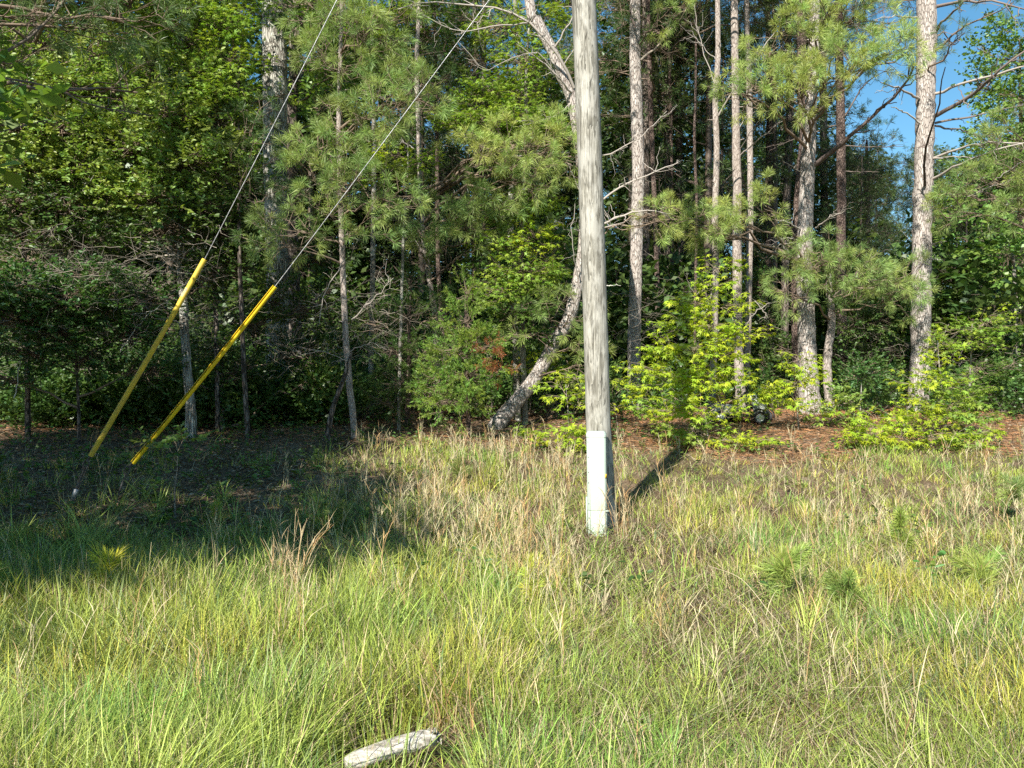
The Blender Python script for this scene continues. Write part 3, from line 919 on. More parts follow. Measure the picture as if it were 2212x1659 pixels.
for i, (lb, pt, yy, r) in enumerate(specs):
    tree('pine_tree', lb, 'pine tree', PG, pt, yy, [r] * (len(pt) - 1) + [r * .8], 'red_bark' if i % 2 else 'dark_bark', auto=((8.2 if pt[0][0] < 1750 else 12) + U(0, 2), 17, 15, 2.5 if pt[0][0] < 1750 else 1.5, 'pine_far', 11), H=18, stubs=6, flare=1.05,
         dead=[([pt[1], (pt[1][0] + U(-60, 60), pt[1][1] - 40)], yy, .014, 5, (.2, .17, .14)) for _ in range(2)])

# ---- the bowed pine behind the pole
tree('bowed_pine_tree', 'pine with lower trunk leaning right and upper trunk bent back left behind the pole', 'pine tree', None,
     [(1072, 918), (1112, 872), (1160, 810), (1195, 745), (1228, 690), (1248, 610), (1262, 520), (1262, 400), (1248, 280), (1232, 205), (1195, 115), (1160, 45), (1140, -30)], 14.6,
     [.155, .135, .128, .122, .12, .115, .11, .12, .115, .11, .105, .10, .09], 'pine_bark', auto=(11, 14, 8, 1.8, 'pine_far', 12), H=14.5, stubs=8, flare=1.1, nseg=22,
     blobs=[(1185, 690, 26, 16, 14, 4, 'pine'), (1150, 722, 22, 14, 13.9, 3, 'pine'), (1235, 750, 24, 20, 13.9, 5, 'pine'), (1250, 790, 26, 26, 13.9, 5, 'pine'), (1235, 680, 22, 22, 13.8, 4, 'pine'),
            (1415, 465, 28, 20, 14.2, 6, 'pine_light'), (1385, 490, 16, 16, 14.2, 2, 'pine_light'), (1455, 475, 26, 20, 14.4, 4, 'pine_light')],
     dead=[([(1268, 505), (1330, 470), (1390, 455), (1450, 462)], [14.4, 14.2, 14.1, 14.2], .028, 8, TC), ([(1268, 520), (1310, 490), (1350, 480)], [14.4, 14.2, 14], .015, 6, TC),
           ([(1268, 460), (1340, 405), (1420, 370), (1475, 345)], [14.4, 14.2, 14, 14], .024, 14, TC), ([(1262, 350), (1330, 325), (1390, 290), (1440, 240)], [14.4, 14.2, 14, 14], .016, 14, TC),
           ([(1240, 190), (1200, 110), (1120, 35), (1010, 12), (925, 5), (860, 20)], [14.5, 14.2, 14, 13.8, 13.6, 13.5], .03, 18, TC, .5), ([(1150, 50), (1090, 55), (1000, 65), (935, 45), (880, 10)], [14.3, 14, 13.8, 13.6, 13.5], .018, 16, TC, .5),
           ([(1235, 200), (1210, 170), (1160, 125), (1115, 95)], [14.5, 14.2, 14, 13.8], .02, 8, TC), ([(1225, 205), (1170, 120), (1100, 125), (1050, 150), (990, 90)], [14.4, 14, 13.8, 13.7, 13.6], .012, 14, TC, .4),
           ([(1232, 225), (1205, 245), (1170, 260), (1115, 262)], [14.5, 14.3, 14.2, 14], .01, 8, TC), ([(1262, 440), (1235, 370), (1215, 330), (1205, 290)], [14.4, 14.2, 14, 14], .012, 10, TC),
           ([(1250, 600), (1240, 560), (1236, 500), (1242, 440)], [14.4, 14.2, 14, 14], .012, 8, TC), ([(1200, 100), (1225, 60), (1240, 20), (1240, -20)], [14.5, 14.3, 14.2, 14], .02, 6, TC),
           ([(1218, 140), (1250, 90), (1275, 50)], [14.5, 14.3, 14.2], .012, 8, TC), ([(1310, 617), (1341, 617)], 14.2, .01, 0, (.6, .57, .5))])

# ---- centre and left pines
tree('young_pine_tree', 'thin young pine with soft fan shaped needle boughs left of the cables', 'pine tree', PG,
     [(766, 930), (757, 850), (748, 740), (742, 620), (738, 500), (734, 380), (732, 250), (735, 130), (738, 0)], 13.2, [.055, .055, .052, .05, .047, .044, .04, .035, .03], 'pine_bark_thin', H=11.0, stubs=8, flare=1.2,
     auto=(9.0, 11.0, 6, 1.2, 'pine', 8),
     blobs=[(700, 40, 50, 35, 12.9, 9, 'pine'), (760, 70, 50, 36, 12.7, 11, 'pine'), (800, 110, 40, 50, 12.6, 10, 'pine'), (840, 50, 30, 50, 12.6, 7, 'pine'), (700, 130, 34, 40, 13, 8, 'pine'), (740, 150, 50, 36, 12.7, 10, 'pine'),
            (820, 240, 45, 36, 12.4, 12, 'pine'), (870, 225, 38, 34, 12.4, 10, 'pine'), (905, 215, 22, 24, 12.4, 5, 'pine'), (740, 300, 50, 32, 12.6, 11, 'pine'), (790, 290, 36, 30, 12.5, 8, 'pine'), (690, 340, 40, 36, 12.8, 8, 'pine'),
            (760, 400, 60, 32, 12.7, 12, 'pine'), (830, 430, 46, 28, 12.6, 10, 'pine'), (700, 460, 50, 32, 12.9, 9, 'pine'), (610, 530, 50, 26, 12.6, 9, 'pine'), (650, 500, 36, 24, 12.8, 6, 'pine'), (670, 390, 28, 34, 13, 6, 'pine'), (770, 500, 50, 26, 12.9, 7, 'pine')],
     dead=[([(760, 690), (790, 660), (815, 640), (850, 600)], [13.1, 12.9, 12.7, 12.6], .012, 10, TC), ([(745, 560), (700, 640), (690, 700)], [13.1, 12.9, 12.8], .01, 8, TC), ([(750, 780), (700, 760), (640, 770)], [13.1, 12.9, 12.8], .009, 8, TC),
           ([(740, 330), (765, 310), (800, 270)], [13.1, 12.9, 12.8], .012, 2, TC), ([(755, 760), (800, 740), (835, 755)], 13, .008, 10, TC)],
     twigs=[(780, 650, 90, 100, 13.2, 34, .7), (700, 700, 60, 100, 13.2, 20, .6)])
tree('pine_tree', 'slim brown pine trunk curving below the dark boughs in the centre gap', 'pine tree', PG,
     [(948, 890), (941, 700), (930, 620), (917, 530), (909, 420), (905, 290), (900, 150), (905, 0)], 15.6, [.06, .058, .055, .055, .052, .05, .045, .04], 'pine_bark_thin', H=12.5, stubs=8,
     auto=(9.2, 12.5, 9, 1.6, 'pine_far', 9),
     blobs=[(1020, 345, 34, 22, 14, 7, 'pine_light'), (1065, 330, 40, 24, 13.9, 10, 'pine_light'), (1110, 320, 36, 26, 13.9, 9, 'pine_light'), (1150, 350, 34, 34, 13.9, 9, 'pine_light'), (1125, 385, 34, 28, 13.9, 7, 'pine'), (1190, 325, 30, 28, 14, 7, 'pine_light'), (1220, 300, 24, 24, 14, 5, 'pine_light'), (1228, 340, 16, 22, 14, 3, 'pine_light'),
            (1000, 460, 50, 30, 14.2, 9, 'pine'), (1060, 440, 46, 28, 14.2, 8, 'pine'), (960, 500, 60, 36, 14.4, 10, 'pine'), (880, 470, 40, 36, 14.4, 7, 'pine'), (1040, 500, 50, 30, 14.3, 8, 'pine'), (900, 530, 50, 30, 14.4, 6, 'pine'), (980, 560, 50, 30, 14.4, 6, 'pine_dark'),
            (960, 180, 60, 60, 16, 9, 'pine_dark'), (880, 110, 50, 60, 16, 8, 'pine_dark'), (1000, 110, 50, 50, 16, 7, 'pine_dark')],
     dead=[([(1230, 330), (1160, 333), (1100, 338)], 14.1, .018, 4, TC), ([(905, 330), (880, 310), (860, 300)], 15.4, .01, 4, TC), ([(920, 560), (890, 500), (905, 470)], 15.4, .012, 6, TC)])
tree('pine_tree', 'dark slim trunk with no branches behind the centre gap', 'pine tree', PG, [(962, 890), (955, 700), (946, 560), (944, 300), (940, 120)], 17.5, [.05, .05, .048, .045, .04], 'red_bark', H=13, auto=(7.2, 13, 12, 2, 'pine_far', 10), stubs=3)
tree('pine_tree', 'narrow dark sapling trunk between the grey forked trunk and the thin young pine', 'pine tree', PG,
     [(534, 915), (527, 800), (521, 650), (517, 520), (516, 350)], 12.9, [.042, .04, .036, .03, .02], 'dark_bark', H=6.8,
     blobs=[(520, 300, 40, 60, 12.9, 10, 'pine_dark'), (500, 400, 50, 50, 12.9, 10, 'pine_dark'), (555, 440, 40, 50, 12.9, 8, 'pine_dark'), (540, 350, 40, 50, 12.9, 8, 'pine_dark')])
tree('pine_tree', 'short dark trunk leaning right beside the thin young pine', 'pine tree', PG, [(708, 945), (718, 885), (742, 820), (760, 760)], 12.8, [.045, .042, .036, .025], 'dark_bark', stubs=2, twigs=[(750, 780, 40, 40, 12.8, 10, .4)])

# ---- overhanging pine at upper left (its trunk stands outside the picture)
tree('overhanging_pine_tree', 'near pine reaching dark branches in from the upper left corner', 'pine tree', None,
     [(-260, 1160), (-270, 700), (-280, 200), (-280, -300)], 8.6, [.2, .18, .17, .15], 'pine_bark', H=10.5, auto=(7.5, 9.0, 4, 1.5, 'pine', 6),
     blobs=[(60, 40, 90, 40, 9.4, 9, 'pine_dark'), (180, 60, 80, 40, 9.6, 8, 'pine_dark'), (270, 45, 50, 30, 9.8, 6, 'pine_dark'), (40, 140, 70, 40, 9.4, 6, 'pine_dark'), (280, 200, 60, 24, 9.8, 4, 'pine_dark')],
     dead=[([(-280, 260), (-60, 150), (60, 85), (140, 0), (180, -60)], [8.7, 9, 9.2, 9.4, 9.4], .03, 8, (.16, .13, .10)), ([(-280, 200), (0, 175), (100, 185), (200, 225), (330, 250)], [8.7, 9, 9.2, 9.6, 9.8], .022, 14, (.16, .13, .10)),
           ([(-280, 330), (-100, 300), (30, 278), (110, 258)], [8.7, 9, 9.2, 9.4], .016, 8, (.16, .13, .10))])
SG = 'shade trees standing left of the view'
tree('shade_tree', 'broadleaf tree left of the picture whose shadow lies on the grass', 'tree', SG,
     [(-1300, 1100), (-1300, 600), (-1300, 100)], 5.0, [.2, .18, .15], 'oak_bark', H=8.4, auto=(3.2, 8.4, 40, 2.8, 'far_leaf', 30))
def offtree(name, label, x, y, H, z0, rmax, nb, nsp, seed_kind='far_leaf'):
    P = np.array([[x, y, float(gz(x, y)) - .1], [x + .1, y, H * .5], [x, y + .1, H]])
    line = smoothline(P, 40); rr = np.linspace(.22, .03, 40)
    origin = np.array([x, y, float(gz(x, y))])
    root = empty(name, origin, label, 'tree', SG)
    S = Soup(); tubes(S, line, rr, 14, (.3, .3, .3), rough=.08); S.build('trunk', M['oak_bark'], root, origin, smooth=True)
    Sl, St = Soup(), Soup(); bl = []
    for q in range(nb):
        u = (q + U(0, 1)) / nb; z = z0 + (H - z0) * u; az = U(0, 6.28)
        r_ = rmax * math.sqrt(max(.05, 1 - (2 * u - .9) ** 2)) * U(.3, 1)
        bl.append(((x + r_ * math.cos(az), y + r_ * math.sin(az), z), (.7, .7, .5), nsp * .62, seed_kind))
    grow(Sl, St, line, bl)
    St.build('branches', M['twig'], root, origin); Sl.build('crown', M['leaf'], root, origin)
offtree('shade_tree', 'tall oak behind and left of the viewer shading the guy anchors', -8.3, 1.2, 8.1, 2.8, 2.6, 40, 34)
offtree('shade_tree', 'oak further left of the viewer shading the left edge of the wood', -12.0, 1.5, 10.5, 3.3, 3.2, 46, 34)
offtree('shade_tree', 'low oak near the left edge of the verge, outside the picture', -10.6, 5.0, 7.6, 2.6, 2.4, 34, 30)

offtree('shade_tree', 'small tree beside the viewer on the left, outside the picture', -5.1, 3.0, 5.3, 1.5, 2.0, 30, 26)
offtree('shade_tree', 'low bushy tree left of the viewer, outside the picture', -6.6, 1.3, 5.0, 1.2, 2.3, 32, 26)

# ---- big grey oak and hardwoods
HG = 'broadleaf trees of the wood edge'
tree('oak_tree', 'thick pale grey trunk dappled with leaf shadow, top left', 'oak tree', HG,
     [(600, 895), (600, 760), (600, 640), (597, 500), (595, 330), (595, 160), (592, 0)], 17.0, [.27, .24, .235, .23, .25, .265, .26], 'oak_bark', H=17, flare=1.25, nseg=26,
     auto=(10.5, 17, 26, 4.0, 'far_leaf', 26),
     blobs=[(480, 60, 60, 50, 16, 22, 'oak'), (670, 30, 30, 30, 17.6, 12, 'oak_dark'), (690, 560, 50, 40, 16.5, 20, 'oak_dark')])
tree('oak_tree', 'shaded trunk close on the right of the thick pale grey trunk', 'oak tree', HG,
     [(645, 890), (640, 760), (634, 600), (628, 400), (632, 200), (640, 60)], 18.2, [.18, .16, .15, .14, .12, .1], 'dark_bark', H=14, auto=(6, 14, 18, 3.0, 'far_leaf', 22))
tree('sweetgum_tree', 'sweetgum with pale lichened stem and layered star leaf sprays in the centre', 'sweetgum tree', HG,
     [(1117, 885), (1114, 740), (1108, 620), (1103, 480), (1107, 380), (1118, 280), (1124, 140), (1112, 0)], 15.4, [.07, .065, .06, .06, .055, .05, .045, .04], 'pale_bark', H=11.5, auto=(9.2, 11.5, 8, 1.6, 'gum', 16),
     blobs=[(1060, 195, 46, 22, 14.8, 26, 'gum'), (1030, 215, 32, 18, 14.8, 14, 'gum'), (1120, 205, 46, 26, 14.9, 22, 'gum'), (1060, 262, 60, 20, 14.6, 30, 'gum'), (1120, 258, 56, 24, 14.6, 32, 'gum'), (1170, 285, 50, 18, 14.7, 24, 'gum'),
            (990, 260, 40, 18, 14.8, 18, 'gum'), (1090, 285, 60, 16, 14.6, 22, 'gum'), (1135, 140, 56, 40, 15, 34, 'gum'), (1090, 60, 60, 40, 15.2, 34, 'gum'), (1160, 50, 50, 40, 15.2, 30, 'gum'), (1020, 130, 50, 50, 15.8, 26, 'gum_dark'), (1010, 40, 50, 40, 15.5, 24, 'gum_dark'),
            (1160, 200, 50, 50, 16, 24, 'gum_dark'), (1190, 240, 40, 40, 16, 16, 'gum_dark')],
     twigs=[(1100, 420, 70, 60, 15, 18, .5)])
tree('sweetgum_tree', 'second pale sweetgum stem right behind the lichened one, leaves around its middle', 'sweetgum tree', HG,
     [(1134, 880), (1128, 720), (1124, 560), (1130, 420), (1136, 300), (1137, 180), (1142, 60)], 15.0, [.055, .052, .05, .048, .045, .035, .02], 'pale_bark',
     blobs=[(1090, 455, 50, 34, 14.6, 24, 'gum'), (1140, 440, 46, 30, 14.6, 22, 'gum'), (1150, 510, 40, 30, 14.4, 22, 'gum_bright'), (1085, 530, 46, 30, 14.4, 20, 'gum'), (1130, 590, 60, 34, 14.2, 34, 'gum'), (1090, 630, 50, 30, 14.2, 26, 'gum'), (1160, 610, 40, 34, 14.4, 18, 'gum'),
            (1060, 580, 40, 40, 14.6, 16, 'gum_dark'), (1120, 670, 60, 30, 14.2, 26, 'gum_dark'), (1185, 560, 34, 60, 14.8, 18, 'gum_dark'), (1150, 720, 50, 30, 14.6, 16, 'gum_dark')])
tree('sweetgum_tree', 'small sweetgum with one lit leaf spray left of the centre gap', 'sweetgum tree', HG,
     [(862, 900), (866, 700), (872, 500), (880, 380)], 14.2, [.035, .03, .026, .015], 'pale_bark', H=6.2,
     blobs=[(850, 345, 34, 24, 13.8, 14, 'gum_bright'), (900, 350, 26, 16, 13.8, 9, 'gum'), (840, 380, 40, 16, 13.8, 12, 'gum'), (860, 290, 40, 26, 14.2, 12, 'gum_dark')])
tree('sweetgum_tree', 'sweetgum foliage high behind the soft pine boughs', 'sweetgum tree', HG,
     [(800, 890), (805, 600), (808, 300), (805, 100)], 16.5, [.06, .055, .045, .035], 'pale_bark', H=11,
     blobs=[(780, 60, 60, 40, 15.8, 26, 'gum'), (860, 40, 50, 40, 16, 26, 'gum'), (930, 60, 60, 50, 16.5, 28, 'gum_dark'), (730, 20, 50, 30, 15.8, 20, 'gum'), (850, 140, 60, 40, 16.4, 26, 'gum_dark'), (800, 180, 50, 40, 16.4, 20, 'gum_dark'), (920, 170, 50, 40, 16.8, 20, 'gum_dark')], auto=(8.8, 11, 10, 2.2, 'gum_dark', 20))
# left leafy mass
tree('water_oak_tree', 'leafy tree with curving pale stem filling the left of the wood', 'oak tree', HG,
     [(412, 895), (404, 790), (398, 690), (392, 600), (372, 520), (362, 420), (330, 290), (300, 190)], 13.4, [.085, .075, .07, .06, .05, .045, .035, .025], 'oak_bark', H=8.2, flare=1.4,
     auto=(8.0, 10.0, 12, 2.6, 'oak', 26),
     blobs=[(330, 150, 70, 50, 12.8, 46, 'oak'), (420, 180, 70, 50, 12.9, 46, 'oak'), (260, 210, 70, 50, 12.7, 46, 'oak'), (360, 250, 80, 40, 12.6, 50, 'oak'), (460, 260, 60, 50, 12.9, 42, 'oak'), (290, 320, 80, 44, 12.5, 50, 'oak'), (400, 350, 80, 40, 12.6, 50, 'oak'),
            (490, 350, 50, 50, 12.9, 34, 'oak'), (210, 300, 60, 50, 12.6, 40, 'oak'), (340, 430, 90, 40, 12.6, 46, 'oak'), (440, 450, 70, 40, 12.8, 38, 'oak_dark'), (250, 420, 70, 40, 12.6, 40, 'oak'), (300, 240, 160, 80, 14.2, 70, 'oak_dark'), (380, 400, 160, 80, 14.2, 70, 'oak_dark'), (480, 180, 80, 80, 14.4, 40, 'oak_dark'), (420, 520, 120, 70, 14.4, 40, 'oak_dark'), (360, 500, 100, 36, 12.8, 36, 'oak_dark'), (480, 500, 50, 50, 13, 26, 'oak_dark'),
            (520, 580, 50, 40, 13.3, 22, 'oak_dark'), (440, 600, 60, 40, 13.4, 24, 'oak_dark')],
     twigs=[(380, 540, 120, 70, 12.7, 50, .8), (300, 600, 100, 60, 12.7, 36, .8), (450, 650, 60, 80, 13.2, 30, .7)],
     dead=[([(398, 700), (350, 690), (290, 700)], 13.2, .016, 10, (.4, .36, .3)), ([(392, 620), (440, 585), (480, 570)], 13.2, .014, 10, (.4, .36, .3)), ([(380, 550), (310, 560), (230, 555), (150, 570)], 13.0, .018, 16, (.42, .38, .32))])
tree('water_oak_tree', 'bushy tree crowding the left edge, bright above and dark below', 'oak tree', HG,
     [(60, 880), (58, 700), (52, 500), (60, 300), (70, 180)], 13.0, [.045, .042, .04, .035, .03], 'dark_bark', H=8.0, auto=(7.6, 9.8, 12, 2.6, 'oak', 26),
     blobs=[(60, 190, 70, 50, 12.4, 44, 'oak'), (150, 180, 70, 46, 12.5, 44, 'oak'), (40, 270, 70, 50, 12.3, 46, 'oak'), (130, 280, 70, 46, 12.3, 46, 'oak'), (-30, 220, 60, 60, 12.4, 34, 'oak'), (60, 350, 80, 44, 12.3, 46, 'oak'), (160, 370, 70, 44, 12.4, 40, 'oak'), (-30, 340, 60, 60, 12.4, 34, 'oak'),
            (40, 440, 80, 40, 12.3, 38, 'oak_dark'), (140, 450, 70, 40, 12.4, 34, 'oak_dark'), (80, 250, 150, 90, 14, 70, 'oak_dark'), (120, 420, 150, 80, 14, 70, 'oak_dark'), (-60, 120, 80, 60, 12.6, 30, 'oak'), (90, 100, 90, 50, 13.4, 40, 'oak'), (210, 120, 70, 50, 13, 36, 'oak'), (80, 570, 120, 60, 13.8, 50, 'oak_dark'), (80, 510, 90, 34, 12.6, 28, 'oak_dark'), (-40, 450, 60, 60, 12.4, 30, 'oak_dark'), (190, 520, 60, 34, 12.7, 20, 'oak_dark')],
     twigs=[(100, 520, 130, 60, 12.5, 50, .8), (180, 590, 130, 60, 12.6, 60, .8), (50, 610, 90, 60, 12.6, 30, .7)],
     dead=[([(-60, 445), (60, 432), (150, 425), (230, 412)], 12.3, .014, 14, (.45, .42, .36)), ([(55, 520), (120, 505), (200, 480)], 12.5, .012, 10, (.42, .38, .32))])
tree('sweetgum_tree', 'sweetgum crown of star leaves above the curving pale stem', 'sweetgum tree', HG,
     [(470, 890), (465, 650), (450, 400), (440, 200), (430, 60)], 13.8, [.04, .04, .035, .03, .025], 'dark_bark', H=9.2, auto=(8.4, 10.0, 8, 1.8, 'gum', 18),
     blobs=[(400, 90, 60, 34, 12.9, 26, 'gum'), (470, 60, 50, 34, 13, 24, 'gum'), (500, 130, 46, 34, 13, 22, 'gum'), (410, 30, 60, 30, 12.9, 24, 'gum'), (350, 60, 50, 30, 13, 18, 'gum'), (510, 190, 30, 30, 13, 12, 'gum'), (505, 60, 30, 40, 13.2, 12, 'gum'), (612, 205, 12, 10, 13.6, 2, 'gum'), (460, 200, 50, 30, 12.8, 18, 'gum')])
tree('holly_bush', 'dark glossy holly mass low at the far left behind the yellow guards', 'bush', HG,
     [(170, 890), (165, 790), (160, 700), (170, 620)], 12.6, [.025, .022, .02, .015], 'dark_bark',
     blobs=[(60, 620, 70, 40, 12, 46, 'holly'), (150, 650, 70, 40, 12, 46, 'holly'), (40, 690, 70, 36, 12.1, 38, 'holly'), (130, 720, 80, 34, 12.2, 38, 'holly'), (230, 660, 60, 44, 12.3, 34, 'holly'), (280, 720, 60, 40, 12.5, 28, 'holly'), (-30, 660, 50, 60, 12, 30, 'holly'), (200, 600, 80, 30, 12.3, 28, 'holly'), (60, 760, 90, 40, 12.4, 30, 'holly'), (180, 780, 90, 36, 12.5, 28, 'holly'), (20, 820, 80, 30, 12.6, 18, 'holly'), (310, 800, 70, 34, 12.8, 18, 'holly'), (330, 650, 50, 50, 12.7, 20, 'holly')],
     twigs=[(180, 620, 150, 60, 12.2, 80, .7), (100, 700, 120, 60, 12.2, 50, .6), (300, 720, 80, 50, 12.6, 40, .6)], dead=[([(30, 860), (40, 800), (50, 730)], 12.2, .008, 3, (.5, .47, .4)), ([(260, 760), (310, 690), (345, 660)], 12.4, .01, 6, (.5, .47, .4))])
tree('holly_bush', 'dark leafy bush between the two yellow guards and the grey trunk', 'bush', HG,
     [(480, 900), (478, 800), (470, 700)], 14.2, [.04, .035, .02], 'pale_bark',
     blobs=[(330, 800, 60, 34, 14, 20, 'oak_dark'), (450, 760, 60, 40, 14, 24, 'oak_dark'), (550, 700, 50, 50, 14.2, 22, 'oak_dark'), (520, 800, 70, 40, 14.2, 24, 'oak_dark'), (660, 760, 60, 40, 14.8, 24, 'oak_dark'), (700, 830, 50, 30, 14.8, 18, 'oak'), (600, 650, 40, 50, 14.8, 18, 'oak_dark'), (680, 660, 50, 50, 14.8, 20, 'oak_dark')],
     twigs=[(480, 700, 100, 80, 13.8, 70, .7), (650, 760, 80, 60, 14.5, 40, .6)])

# ---- cedars
tree('cedar_tree', 'feathery green red cedar with lit drooping sprays beside the leaning trunk', 'cedar tree', HG,
     [(1012, 915), (1010, 840), (1008, 760), (1006, 680), (1006, 600)], 13.5, [.04, .036, .03, .022, .01], 'red_bark',
     blobs=[(1008, 640, 22, 34, 13.3, 12, 'cedar'), (1010, 700, 44, 30, 13.2, 24, 'cedar'), (1035, 745, 34, 24, 13.1, 16, 'cedar'), (985, 760, 46, 28, 13.1, 24, 'cedar'), (1010, 810, 60, 26, 13, 28, 'cedar'), (950, 820, 46, 28, 13.1, 18, 'cedar'), (1010, 868, 34, 20, 13, 12, 'cedar'), (970, 870, 60, 24, 13, 20, 'cedar'),
            (1065, 770, 16, 14, 12.9, 5, 'cedar_dead'), (1078, 800, 16, 10, 12.9, 4, 'cedar_dead'), (1055, 745, 10, 12, 12.9, 3, 'cedar_dead')])
tree('cedar_tree', 'dark red cedar behind the lit feathery one, filling the shade', 'cedar tree', HG,
     [(880, 915), (882, 820), (885, 700), (888, 600)], 14.6, [.05, .045, .03, .015], 'red_bark',
     blobs=[(885, 620, 36, 40, 14.4, 14, 'cedar_dark'), (880, 690, 60, 36, 14.3, 22, 'cedar_dark'), (850, 760, 60, 36, 14.2, 22, 'cedar_dark'), (920, 760, 50, 36, 14.2, 20, 'cedar_dark'), (870, 830, 80, 34, 14.1, 28, 'cedar_dark'), (940, 850, 50, 30, 14, 16, 'cedar'), (960, 680, 50, 50, 14.6, 18, 'cedar_dark'), (830, 870, 50, 24, 14, 14, 'cedar_dark'), (810, 700, 40, 50, 14.8, 12, 'cedar_dark')])

# ---- sweetgum saplings in the sun
GG = 'young sweetgums in the sun at the wood edge'
def sap(label, pts, Y, blobs, r=.018, name='sweetgum_sapling', **kw):
    tree(name, label, 'sapling', GG, pts, Y, list(np.linspace(r, r * .35, len(pts))), 'pale_bark', blobs=blobs, flare=1.0, limb=.010, twigcol=(.3, .24, .17), **kw)
B_ = 'gum_bright'
sap('tallest glowing yellow green sweetgum sapling right of the utility pole', [(1492, 985), (1495, 880), (1505, 760), (1530, 660), (1555, 575)], 13.6,
    [(1552, 585, 28, 24, 13.5, 8, B_), (1540, 620, 34, 20, 13.4, 9, B_), (1500, 655, 40, 16, 13.4, 12, B_), (1570, 660, 44, 18, 13.3, 13, B_), (1475, 700, 40, 20, 13.4, 14, B_), (1540, 705, 44, 22, 13.2, 16, B_), (1590, 725, 40, 18, 13.3, 12, B_), (1440, 755, 40, 24, 13.4, 14, B_),
     (1500, 755, 44, 24, 13.2, 18, B_), (1560, 770, 44, 24, 13.2, 18, B_), (1400, 795, 40, 18, 13.4, 12, B_), (1450, 815, 50, 26, 13.2, 20, B_), (1520, 820, 50, 30, 13.1, 22, B_), (1578, 825, 36, 20, 13.2, 12, B_), (1400, 840, 34, 22, 13.5, 10, B_)], r=.03)
sap('thicket of lime sweetgum shoots at the foot of the tallest sapling', [(1530, 990), (1528, 930), (1520, 880)], 13.0,
    [(1470, 880, 44, 24, 12.9, 16, B_), (1510, 890, 36, 24, 12.8, 14, B_), (1430, 890, 30, 26, 13.2, 10, 'gum'), (1500, 930, 50, 20, 12.8, 14, 'gum'), (1560, 955, 44, 10, 12.8, 10, B_), (1615, 953, 34, 9, 12.8, 9, B_), (1565, 890, 24, 14, 13.0, 8, B_), (1590, 862, 22, 8, 13.0, 4, B_)], r=.02)
sap('sapling with a tall tuft of leaves in front of the stout leaning pine', [(1725, 930), (1722, 860), (1728, 780)], 14.4,
    [(1728, 780, 26, 18, 14.3, 8, B_), (1735, 805, 30, 14, 14.3, 8, B_), (1690, 840, 34, 14, 14.2, 10, B_), (1668, 846, 24, 10, 14.2, 5, B_), (1700, 875, 46, 14, 14.1, 12, B_), (1672, 872, 22, 8, 14.1, 4, B_), (1725, 830, 30, 14, 14.2, 8, B_), (1765, 880, 26, 14, 14.2, 6, B_)], r=.016)
sap('thin yellowing sapling at the right foot of the stout leaning pine', [(1790, 940), (1795, 890), (1800, 850)], 14.8,
    [(1800, 860, 26, 12, 14.7, 6, 'oak'), (1830, 868, 22, 10, 14.7, 5, 'oak'), (1780, 910, 30, 14, 14.6, 6, 'oak'), (1815, 900, 24, 12, 14.6, 4, 'oak')], r=.010, name='oak_sapling')
sap('slender sapling with white stem and round dark leaf head right of centre', [(1858, 900), (1860, 850), (1862, 800)], 15.2,
    [(1862, 790, 30, 16, 15.1, 12, 'holly'), (1850, 815, 26, 10, 15.1, 6, 'holly'), (1885, 805, 20, 12, 15.1, 6, 'holly')], r=.016, name='holly_sapling')
sap('bright sweetgum sapling hugging the right side of the furthest right big pine', [(2045, 970), (2040, 880), (2030, 800), (2025, 735)], 14.0,
    [(2025, 745, 16, 16, 13.9, 4, B_), (2030, 785, 28, 16, 13.8, 8, B_), (2010, 820, 34, 16, 13.7, 10, B_), (2060, 835, 36, 18, 13.7, 12, 'gum'), (2095, 860, 34, 18, 13.7, 11, 'gum'), (2050, 880, 46, 22, 13.6, 16, 'gum'), (2000, 870, 34, 20, 13.6, 10, B_), (2100, 900, 34, 16, 13.7, 9, 'gum'), (1965, 830, 20, 14, 13.7, 5, B_), (1985, 900, 30, 16, 13.6, 7, B_)], r=.024)
sap('low spreading sweetgum bush in front of the furthest right big pine', [(1960, 985), (1955, 940), (1950, 900)], 12.7,
    [(1870, 915, 24, 22, 12.7, 8, B_), (1900, 940, 40, 22, 12.6, 14, B_), (1950, 945, 44, 24, 12.5, 16, B_), (2005, 945, 44, 24, 12.5, 16, B_), (1940, 905, 26, 10, 12.6, 6, B_), (2060, 950, 40, 18, 12.6, 10, 'gum'), (1970, 975, 50, 12, 12.5, 8, 'gum'), (2110, 935, 34, 14, 12.7, 6, B_), (1850, 950, 14, 14, 12.6, 4, B_)], r=.02)
sap('shaded sweetgum rising behind the bright one at far right', [(2090, 930), (2095, 820), (2100, 700)], 16.5,
    [(2080, 715, 50, 16, 16.3, 14, 'gum'), (2130, 700, 40, 18, 16.3, 12, 'gum'), (2100, 745, 50, 16, 16.3, 14, 'gum'), (2060, 750, 40, 18, 16.3, 10, 'gum'), (2110, 800, 46, 26, 16.4, 14, 'gum_dark'), (2145, 680, 16, 10, 16.3, 3, B_), (2180, 790, 40, 30, 16.6, 12, 'gum_dark')], r=.03)
sap('sunlit sweetgum shoots directly left of the utility pole base', [(1232, 975), (1228, 900), (1222, 830)], 13.0,
    [(1190, 945, 34, 12, 12.6, 9, B_), (1235, 930, 26, 14, 12.5, 9, B_), (1250, 880, 20, 20, 12.7, 8, B_), (1225, 855, 22, 10, 12.8, 6, B_), (1205, 830, 24, 12, 13.2, 5, B_), (1245, 815, 20, 12, 13.2, 5, B_), (1250, 960, 16, 12, 12.4, 5, B_), (1150, 935, 20, 8, 12.8, 4, 'gum')], r=.014)
